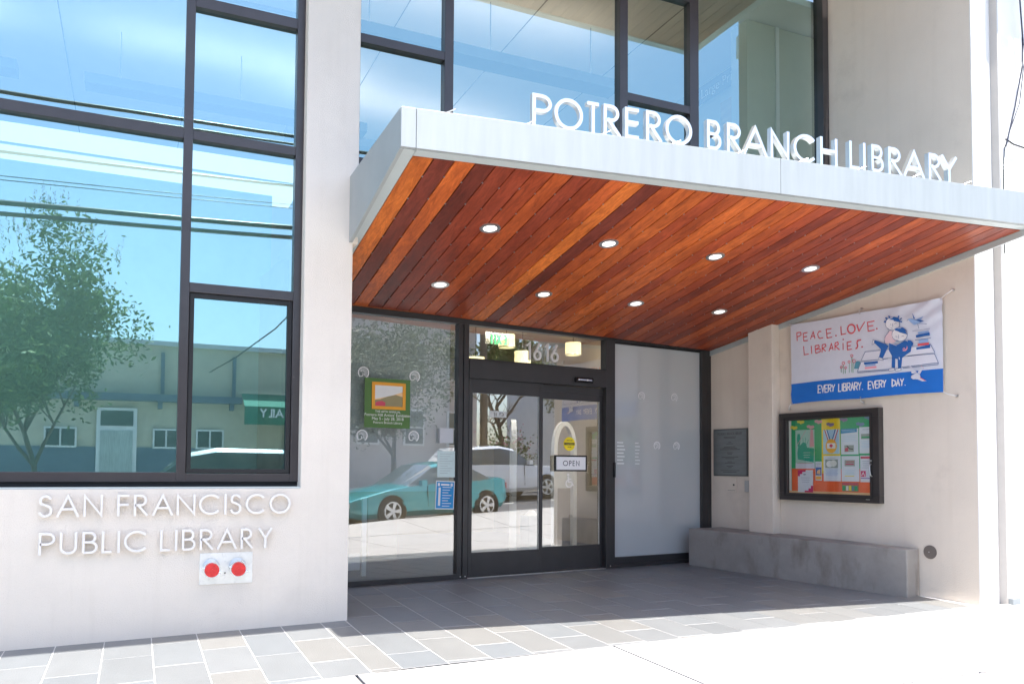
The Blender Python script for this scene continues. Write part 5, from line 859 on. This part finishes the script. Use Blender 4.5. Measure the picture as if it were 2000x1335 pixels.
# ------------------------------------------------------------------ the other side of the street (seen mirrored in the glass)
m_yel = M('pale_yellow_stucco', (0.56, 0.50, 0.38), 0.9, var=0.05, bump=0.2)
m_blu = M('slate_blue_wainscot', (0.10, 0.14, 0.20), 0.8, var=0.06)
m_pink = M('pale_pink_siding', (0.60, 0.52, 0.48), 0.85, var=0.05)
m_greyh = M('pale_grey_siding', (0.55, 0.56, 0.56), 0.85, var=0.05)
m_dkglass = M('dark_window_glass', (0.05, 0.07, 0.08), 0.08, spec=1.0)
m_awn = M('green_awning_canvas', (0.01, 0.17, 0.11), 0.7)
m_bark = M('grey_brown_bark', (0.14, 0.11, 0.085), 0.95, var=0.25, vs=8, bump=0.5, bs=30)
def leafmat(name, c, c2):
    m, n, l, b = nodes_of(name); ge = n.new('ShaderNodeNewGeometry')
    r = ramp(n, l, ge.outputs['Random Per Island'], [(0.0, tuple(q * 0.6 for q in c)), (0.6, c), (1.0, c2)]); l.new(r.outputs[0], b.inputs['Base Color']); b.inputs['Roughness'].default_value = 0.55
    tr = n.new('ShaderNodeBsdfTranslucent'); l.new(r.outputs[0], tr.inputs[0]); mx = n.new('ShaderNodeMixShader'); mx.inputs[0].default_value = 0.3
    l.new(b.outputs[0], mx.inputs[1]); l.new(tr.outputs[0], mx.inputs[2]); l.new(mx.outputs[0], n['Material Output'].inputs[0]); return m
m_leaf = leafmat('bright_green_leaves', (0.09, 0.16, 0.035), (0.22, 0.28, 0.07)); m_leaf2 = leafmat('dark_green_leaves', (0.07, 0.11, 0.045), (0.20, 0.21, 0.11)); m_leafr = leafmat('reddish_new_leaves', (0.20, 0.09, 0.07), (0.30, 0.16, 0.12))
BY = -19.0
bl = thing('shop_building', 'low pale yellow building across the street with blue base, mirrored in the left window', 'building', (0, BY, 0))
b = MB(); b.box(-16, 6.6, -9, 0, -1.0, 4.80); b.build('wall', m_yel, bl); box('base_band', m_blu, bl, -16, 6.6, 0.002, 0.05, -1.0, 1.80)
box('roof_edge', m_greyh, bl, -16, 6.65, -0.3, 0.12, 4.80, 4.93); box('parapet', m_yel, bl, 0.02, 6.2, -3, -2.6, 4.8, 5.25)
box('ledge', m_blu, bl, -6, 2.9, 0.001, 0.35, 3.16, 3.36)
for x in (-5.2, -3.4, -1.6, 0.55, 2.55): box('ledge_bracket', m_blu, bl, x, x + 0.12, 0.052, 0.30, 2.95, 3.158)
for x in (-2.9, 0.62, 2.62): box('down_pipe', m_blu, bl, x, x + 0.10, 0.003, 0.10, 3.37, 4.6)
dr = empty('door', (0, 0, 0), 0, bl); box('door_frame', m_white, dr, -1.02, 0.02, 0.052, 0.09, -0.5, 2.95); box('door_panel', M('barred_security_door', (0.42, 0.46, 0.44), 0.6, var=0.3, vs=4, scale=(12, 1, 1)), dr, -0.92, -0.08, 0.0905, 0.12, -0.4, 2.28); box('transom_pane', m_dkglass, dr, -0.92, -0.08, 0.0905, 0.11, 2.42, 2.86)
for x0, x1 in ((-7.4, -6.2), (-5.3, -4.2), (-2.35, -1.52), (0.44, 1.15), (1.62, 2.42)):
    wf = box('window', m_white, bl, x0, x1, 0.052, 0.09, 1.78, 2.36); xm = (x0 + x1) / 2
    box('pane', m_dkglass, wf, x0 + 0.05, xm - 0.025, 0.0905, 0.10, 1.83, 2.31); box('pane', m_dkglass, wf, xm + 0.025, x1 - 0.05, 0.0905, 0.10, 1.83, 2.31)
box('shop_window', m_dkglass, bl, 4.2, 6.2, 0.052, 0.10, 0.2, 2.5)
aw = thing('awning', 'green canvas shop awning with white lettering across the street', 'awning', (0, BY, 0))
a = MB(); a.add([(2.9, 0.06, 3.5), (6.4, 0.06, 3.5), (6.4, 1.0, 3.05), (2.9, 1.0, 3.05), (2.9, 1.0, 2.5), (6.4, 1.0, 2.5)], [(0, 1, 2, 3), (3, 2, 5, 4)]); a.build('canvas', m_awn, aw)
q = MB(); text(q, 'DAILY', 0.0, 0.0, 0.26, 0.045, 0.0, width=0.95, gap=0.14); o = q.build('lettering', m_white, aw, loc=(4.30, 1.012, 2.72)); o.rotation_euler = (0, 0, R(180))
# houses further along
def house(x0, x1, y, h, m, label, cols, floors, par=None):
    t = thing('house', label, 'house', ((x0 + x1) / 2, y, 0)); w_ = (x1 - x0) / 2
    zb = gz((x0 + x1) / 2, -15) - 1
    box('wall', m, t, -w_, w_, -8, 0, zb, h); box('cornice', m_white, t, -w_ - 0.1, w_ + 0.1, -8.1, 0.25, h, h + 0.3)
    for f in range(floors):
        for c in range(cols):
            xc = -w_ + (c + 0.5) * 2 * w_ / cols; z = zb + 2.6 + f * 2.8
            wf = box('window', m_white, t, xc - 0.5, xc + 0.5, 0.002, 0.08, z, z + 1.5); box('pane', m_dkglass, wf, xc - 0.42, xc + 0.42, 0.081, 0.09, z + 0.08, z + 0.72); box('pane', m_dkglass, wf, xc - 0.42, xc + 0.42, 0.081, 0.09, z + 0.78, z + 1.42)
    return t
house(7.0, 12.6, -19.5, 8.2, m_greyh, 'pale grey two storey house across the street beside the yellow building', 3, 2)
house(12.8, 19.2, -19.5, 7.6, m_pink, 'pale pink two storey house across the street, uphill', 3, 2)
house(27.6, 33.8, -20.0, 7.5, m_greyh, 'grey house furthest uphill across the street', 3, 2)

def tree(x, y, h, cr, cz, label, m=m_leaf, n=5200, leaf=0.075, seed=1, trunk=0.09, top=None):
    rnd = random.Random(seed); z0 = gz(x, y) - 0.15
    t = thing('street_tree', label, 'tree', (x, y, z0))
    tips = []; tb = MB()
    def branch(p, d, ln, r, lev):
        pts = [p]; rr = [r]; q = p
        for i in range(4):
            d = (d + Vector((rnd.uniform(-.2, .2), rnd.uniform(-.2, .2), rnd.uniform(-.05, .16)))).normalized(); q = q + d * ln / 4; pts.append(q); rr.append(r * (1 - 0.16 * (i + 1)))
        tb.tube([tuple(v) for v in pts], rr, 6)
        if lev >= 3: tips.append(q); tips.append(pts[2]); return
        for k_ in range(4 if lev else 6):
            a = rnd.uniform(0, 6.28); s = pts[rnd.choice((2, 3, 4))]
            nd = (d * 0.8 + Vector((math.cos(a), math.sin(a), rnd.uniform(-.1, .6))) * 0.9).normalized()
            branch(s, nd, ln * rnd.uniform(0.5, 0.72), r * 0.5, lev + 1)
    branch(Vector((0, 0, 0)), Vector((0, 0, 1)), h * 0.42, trunk, 0)
    tb.build('trunk', m_bark, t, smooth=True)
    C_ = Vector((0, 0, cz)); vs = []; fs = []; mi = []
    cl_ = []
    for q in tips:
        v = q - C_; e = math.sqrt((v.x / cr) ** 2 + (v.y / cr) ** 2 + (v.z / (h - cz)) ** 2)
        if e < 1.15: cl_.append(q)
    for _ in range(48):
        a = rnd.uniform(0, 6.28); u = rnd.uniform(-0.75, 1); s = math.sqrt(1 - u * u) * rnd.uniform(0.5, 1); cl_.append(C_ + Vector((cr * s * math.cos(a), cr * s * math.sin(a), (h - cz) * u * rnd.uniform(0.55, 1))))
    for i in range(n):
        c = rnd.choice(cl_); rad = cr * 0.11; p = c + Vector((rnd.gauss(0, rad), rnd.gauss(0, rad), rnd.gauss(0, rad * 1.1)))
        a = Vector((rnd.uniform(-1, 1), rnd.uniform(-1, 1), rnd.uniform(-.4, 1))).normalized(); b_ = a.cross(Vector((rnd.uniform(-1, 1), rnd.uniform(-1, 1), rnd.uniform(-1, 1)))).normalized(); s = leaf * rnd.uniform(0.6, 1.3)
        k_ = len(vs); vs += [p - a * s, p + b_ * s * 0.4, p + a * s, p - b_ * s * 0.4]; fs.append((k_, k_ + 1, k_ + 2, k_ + 3)); mi.append(0)
    for i in range(70):                                   # thin upright shoots
        a = rnd.uniform(0, 6.28); rr_ = cr * rnd.uniform(0, 0.95); p = C_ + Vector((math.cos(a) * rr_, math.sin(a) * rr_, (h - cz) * math.sqrt(max(0, 1 - (rr_ / cr) ** 2)) * rnd.uniform(0.7, 1.0))); d = Vector((math.cos(a) * 0.35 * rr_ / cr, math.sin(a) * 0.35 * rr_ / cr, 1)).normalized(); L_ = rnd.uniform(0.3, 0.8)
        for j in range(22):
            f_ = j / 22; pp = p + d * L_ * f_; sd = Vector((rnd.uniform(-1, 1), rnd.uniform(-1, 1), 0.5)).normalized(); s = leaf * 0.7 * (1.1 - f_ * 0.6); b_ = sd.cross(d).normalized()
            k_ = len(vs); vs += [pp, pp + sd * s + b_ * s * 0.25, pp + sd * s * 1.8, pp + sd * s - b_ * s * 0.25]; fs.append((k_, k_ + 1, k_ + 2, k_ + 3)); mi.append(1 if f_ > 0.45 else 0)
    mb = MB(); mb.v = [tuple(v) for v in vs]; mb.f = fs; mb.mi = mi
    mb.build('crown', [m, m_leafr], t)
tree(-1.95, -14.0, 7.5, 2.0, 4.6, 'young street tree with reddish shoots mirrored in the left window', m_leaf, 24000, 0.075, 3)
tree(8.6, -13.9, 6.2, 2.2, 3.9, 'tree across the street in front of the grey house', m_leaf2, 18000, 0.075, 5, 0.12)
tree(12.0, -14.2, 6.7, 2.5, 4.0, 'tree across the street in front of the pink house', m_leaf2, 22000, 0.075, 9, 0.12)
tree(17.7, -15.5, 7.6, 1.35, 5.3, 'bright green tree uphill past the pink house', m_leaf, 7000, 0.12, 12, 0.14)
tree(24.0, -17.6, 7.2, 2.4, 4.8, 'dark green tree furthest uphill', m_leaf2, 6000, 0.12, 14, 0.14)
sb_ = thing('flower_bush', 'bush with pink flowers beside the uphill tree', 'bush', (17.2, -14.9, gz(17.2, -14.9))); rnd = random.Random(4); mb = MB()
for i in range(2600):
    p = Vector((rnd.gauss(0, 0.5), rnd.gauss(0, 0.4), 1.0 + rnd.gauss(0, 0.45))); a = Vector((rnd.uniform(-1, 1), rnd.uniform(-1, 1), rnd.uniform(-.3, 1))).normalized(); b_ = a.orthogonal().normalized(); s = rnd.uniform(0.03, 0.07); mb.m = 1 if rnd.random() < 0.14 and p.z > 1.2 else 0
    mb.add([p - a * s, p + b_ * s * 0.6, p + a * s, p - b_ * s * 0.6], [(0, 1, 2, 3)])
mb.build('foliage', [m_leaf, flat('flower_pink', (0.7, 0.15, 0.25))], sb_)

# poles, street sign and overhead wires
def pole(x, y, h, label):
    t = thing('utility_pole', label, 'pole', (x, y, gz(x, y) - 0.2)); MB().cyl((0, 0, 0), (0, 0, h), 0.15, 0.11, 12).build('pole_shaft', m_bark, t, smooth=True); MB().box(-0.06, 0.06, -1.1, 1.1, h - 1.2, h - 1.05).build('crossarm', m_bark, t)
    for yy in (-0.95, -0.4, 0.4, 0.95): MB().cyl((0, yy, h - 1.05), (0, yy, h - 0.88), 0.035, n=8).build('insulator', m_greyh, t)
    return t
pole(15.15, -13.55, 10.2, 'wooden utility pole across the street by the street name sign'); pole(-19, -13.7, 10.2, 'wooden utility pole down the street to the left')
st = thing('street_name_sign', 'white street name blade on the utility pole', 'sign', (15.3, -13.45, 3.16), R(187)); MB().box(-0.72, -0.02, -0.015, 0.015, -0.11, 0.11).build('sign_blade', m_white, st); q = MB(); text(q, '20TH ST', -0.64, -0.055, 0.11, 0.02, -0.018, width=0.5) if False else text(q, 'CT ST', -0.60, -0.055, 0.11, 0.02, -0.018, width=0.42)
q.build('lettering', m_black, st)
def wire(z0, z1, y, r, label, sag=0.25, grp='overhead wires along the street'):
    pts = []
    for i in range(41):
        f_ = i / 40; x = -19 + f_ * 34.6; pts.append((x, y, z0 + (z1 - z0) * (x + 2.6) / 5.75 * 1.0 if False else z0 + (z1 - z0) * f_ - sag * 4 * f_ * (1 - f_)))
    return tag(MB().tube(pts, r, 6).build('overhead_wire', m_black, smooth=True), label, 'wire', grp)
wire(6.55, 7.55, -11.75, 0.058, 'thick overhead cable mirrored across the left window', 0.5)
wire(6.32, 7.32, -11.75, 0.048, 'second thick overhead cable just under the thickest one', 0.5)
wire(7.0, 7.95, -11.8, 0.010, 'thin overhead wire between the cable bundles', 0.45); wire(7.15, 8.15, -12.1, 0.010, 'thin overhead wire above the middle wires', 0.45)
tag(MB().tube([(1.95, -18.9, 4.1), (2.5, -17.0, 4.35), (3.3, -15, 4.9), (4.0, -13.2, 5.7), (4.5, -11.8, 7.1)], 0.018, 6).build('service_wire', m_black, smooth=True), 'slack service wire from the yellow building up to the street cables', 'wire')
wire(8.9, 9.5, -12.7, 0.03, 'upper overhead cable nearest the houses', 0.25); wire(9.3, 9.9, -13.1, 0.045, 'highest thick overhead cable', 0.3); wire(7.75, 8.5, -12.5, 0.035, 'pale overhead cable below the highest pair', 0.3)

# cars
m_teal = M('teal_car_paint', (0.01, 0.34, 0.38), 0.22, 0.2, var=0.02, coat=1.0); m_wcar = M('white_car_paint', (0.78, 0.79, 0.8), 0.25, var=0.01, coat=1.0); m_dcar = M('silver_green_car_paint', (0.45, 0.52, 0.52), 0.25, 0.3, var=0.02, coat=1.0)
m_tyre = M('black_tyre_rubber', (0.02, 0.02, 0.02), 0.85); m_rim = M('alloy_wheel', (0.62, 0.63, 0.64), 0.3, 0.8); m_cgl = M('car_window_glass', (0.06, 0.08, 0.085), 0.05, spec=1.0, coat=1.0); m_head = M('car_lamp_lens', (0.75, 0.75, 0.72), 0.15, coat=1.0); m_tail = M('red_tail_lamp', (0.5, 0.02, 0.02), 0.2, coat=1.0)
def car(name, label, loc, rz, paint, prof, W, wheels, wr, rw=0.80):
    # prof: (x, z_bottom, z_belt, z_top) from nose to tail; car points to -x
    t = thing(name, label, 'car', loc, rz)
    def sect(x, zb, zt, zr, wn):
        hw = W / 2 * wn; roof = zr > zt + 0.05; pts = [(hw * 0.90, zb), (hw, zb + 0.12), (hw * 1.01, (zb + zt) / 2), (hw * 0.955, zt)]
        pts += [(hw * (0.93 - (0.93 - rw) * 0.9), zt + (zr - zt) * 0.86), (hw * rw * 0.86, zr)] if roof else [(hw * 0.88, zt + 0.015), (hw * 0.55, zr)]
        pts += [(0, zr + 0.02)]
        return [(x, -a, b) for a, b in pts] + [(x, a, b) for a, b in reversed(pts[:-1])]
    vs = []; n = 13
    for p in prof: vs += sect(p[0], p[1], p[2], p[3], p[4])
    fs = []; mi = []
    for i in range(len(prof) - 1):
        ga = prof[i][3] - prof[i][2] > 0.05; gb = prof[i + 1][3] - prof[i + 1][2] > 0.05
        for k_ in range(n):
            k2 = (k_ + 1) % n; fs.append((i * n + k_, i * n + k2, (i + 1) * n + k2, (i + 1) * n + k_))
            side = k_ in (3, 8); top = k_ in (4, 5, 6, 7); mi.append(1 if (side and ga and gb) or ((side or top) and ga != gb) else 0)
    fs.append(tuple(range(n - 1, -1, -1))); mi.append(0); fs.append(tuple(range((len(prof) - 1) * n, len(prof) * n))); mi.append(0)
    mb = MB(); mb.v = vs; mb.f = fs; mb.mi = mi; bo_ = mb.build('body', [paint, m_cgl], t, 0.015, smooth=False)
    for wx in wheels:
        for sgn in (-1, 1):
            y = sgn * (W / 2 - 0.09); y2 = sgn * (W / 2 + 0.012)
            aw_ = MB(); aw_.cyl((wx, y2 - sgn * 0.10, wr), (wx, y2 - sgn * 0.006, wr), wr + 0.05, n=28); aw_.build('wheel_arch', m_tyre, t)
            wh = MB().cyl((wx, y - sgn * 0.11, wr), (wx, y2, wr), wr, n=28).build('wheel', m_tyre, t)
            rm = MB(); rm.ring((wx, y2, wr), (0, sgn, 0), wr * 0.70, wr * 0.60, 0.012, 28); rm.cyl((wx, y2, wr), (wx, y2 + sgn * 0.02, wr), wr * 0.16, n=12)
            for k_ in range(5):
                a = k_ * 2 * math.pi / 5; c, s = math.cos(a), math.sin(a); px, pz = -s * 0.030, c * 0.030
                rm.add([(wx + c * wr * .1 + px, y2 + sgn * .015, wr + s * wr * .1 + pz), (wx + c * wr * .64 + px * 1.5, y2 + sgn * .013, wr + s * wr * .64 + pz * 1.5), (wx + c * wr * .64 - px * 1.5, y2 + sgn * .013, wr + s * wr * .64 - pz * 1.5), (wx + c * wr * .1 - px, y2 + sgn * .015, wr + s * wr * .1 - pz)], [(0, 1, 2, 3)])
            rm.build('rim', m_rim, wh)
    nose, tail = prof[0], prof[-1]
    for sgn in (-1, 1):
        MB().box(nose[0] - 0.01, nose[0] + 0.02, sgn * W * 0.30 - 0.17, sgn * W * 0.30 + 0.17, nose[2] - 0.13, nose[2] - 0.03).build('headlight', m_head, t); MB().box(tail[0] - 0.02, tail[0] + 0.012, sgn * W * 0.32 - 0.2, sgn * W * 0.32 + 0.2, tail[2] - 0.20, tail[2] - 0.06).build('tail_light', m_tail, t)
        MB().box(-0.02 + wheels[0] + 0.75, wheels[0] + 0.87, sgn * (W / 2 + 0.02) - 0.07, sgn * (W / 2 + 0.02) + 0.07, prof[3][2] + 0.0, prof[3][2] + 0.13).build('wing_mirror', paint, t)
        xm = (wheels[0] + wheels[1]) / 2; MB().box(xm - 0.35, xm - 0.34, sgn * W / 2 - 0.012, sgn * W / 2 + 0.012, nose[1] + 0.15, prof[3][2]).build('door_seam', m_gasket, t); MB().box(xm + 0.15, xm + 0.29, sgn * (W / 2 + 0.012) - 0.012, sgn * (W / 2 + 0.012) + 0.012, prof[3][2] - 0.16, prof[3][2] - 0.13).build('door_handle', paint, t)
    return t
coupe = [(-0.95, 0.22, 0.55, 0.58, 0.82), (-0.75, 0.16, 0.62, 0.66, 0.95), (0.0, 0.16, 0.78, 0.82, 1.0), (0.45, 0.17, 0.84, 0.88, 1.0), (1.15, 0.17, 0.87, 1.30, 1.0), (1.60, 0.17, 0.88, 1.36, 1.0), (2.05, 0.17, 0.89, 1.30, 1.0), (2.75, 0.18, 0.93, 0.97, 1.0), (3.10, 0.24, 0.93, 0.96, 0.95), (3.26, 0.32, 0.88, 0.90, 0.86)]
cyw = math.atan2(-4.603 + 3.6, 8.57 - 5.725)
c1 = car('parked_car', 'teal two door coupe parked at the kerb, mirrored in the entrance glass', (7.32, -7.2, 0), 0, m_teal, coupe, 1.76, (0.0, 2.56), 0.31)
suv = [(-0.9, 0.30, 0.85, 0.88, 0.88), (-0.6, 0.26, 0.98, 1.02, 0.97), (0.55, 0.26, 1.05, 1.09, 1.0), (1.25, 0.26, 1.10, 1.60, 1.0), (1.8, 0.26, 1.12, 1.70, 1.0), (3.1, 0.27, 1.14, 1.66, 1.0), (3.55, 0.30, 1.15, 1.20, 0.97), (3.75, 0.36, 1.05, 1.08, 0.9)]
car('parked_car', 'white SUV parked across the street behind the teal coupe', (15.3, -11.15, 0), R(180), m_wcar, suv, 1.84, (0.0, 2.70), 0.36).scale = (1.0, 1.0, 0.99)
car('parked_car', 'silver green SUV parked across the street below the shop awning', (-0.35, -12.35, 0), 0, m_dcar, suv, 1.84, (0.0, 2.70), 0.36).scale = (1.1, 1.1, 1.14)
car('parked_car', 'white SUV parked across the street near the downhill tree', (-7.2, -12.2, 0), 0, m_wcar, suv, 1.84, (0.0, 2.70), 0.36)
for o in [o for o in bpy.data.objects if o.name.startswith('parked_car')]:
    f = o.matrix_basis @ Vector((0, 0, 0)); x, y = o.location.x, o.location.y
    rz = o.rotation_euler.z; a = gz(x, y) - 0.14; b2 = gz(x + 2.8 * math.cos(rz), y + 2.8 * math.sin(rz)) - 0.14
    o.location.z = a; o.rotation_euler.y = -math.atan2(b2 - a, 2.8)
print('objects', len(bpy.data.objects), 'tris', sum(len(o.data.polygons) for o in bpy.data.objects if o.type == 'MESH'))
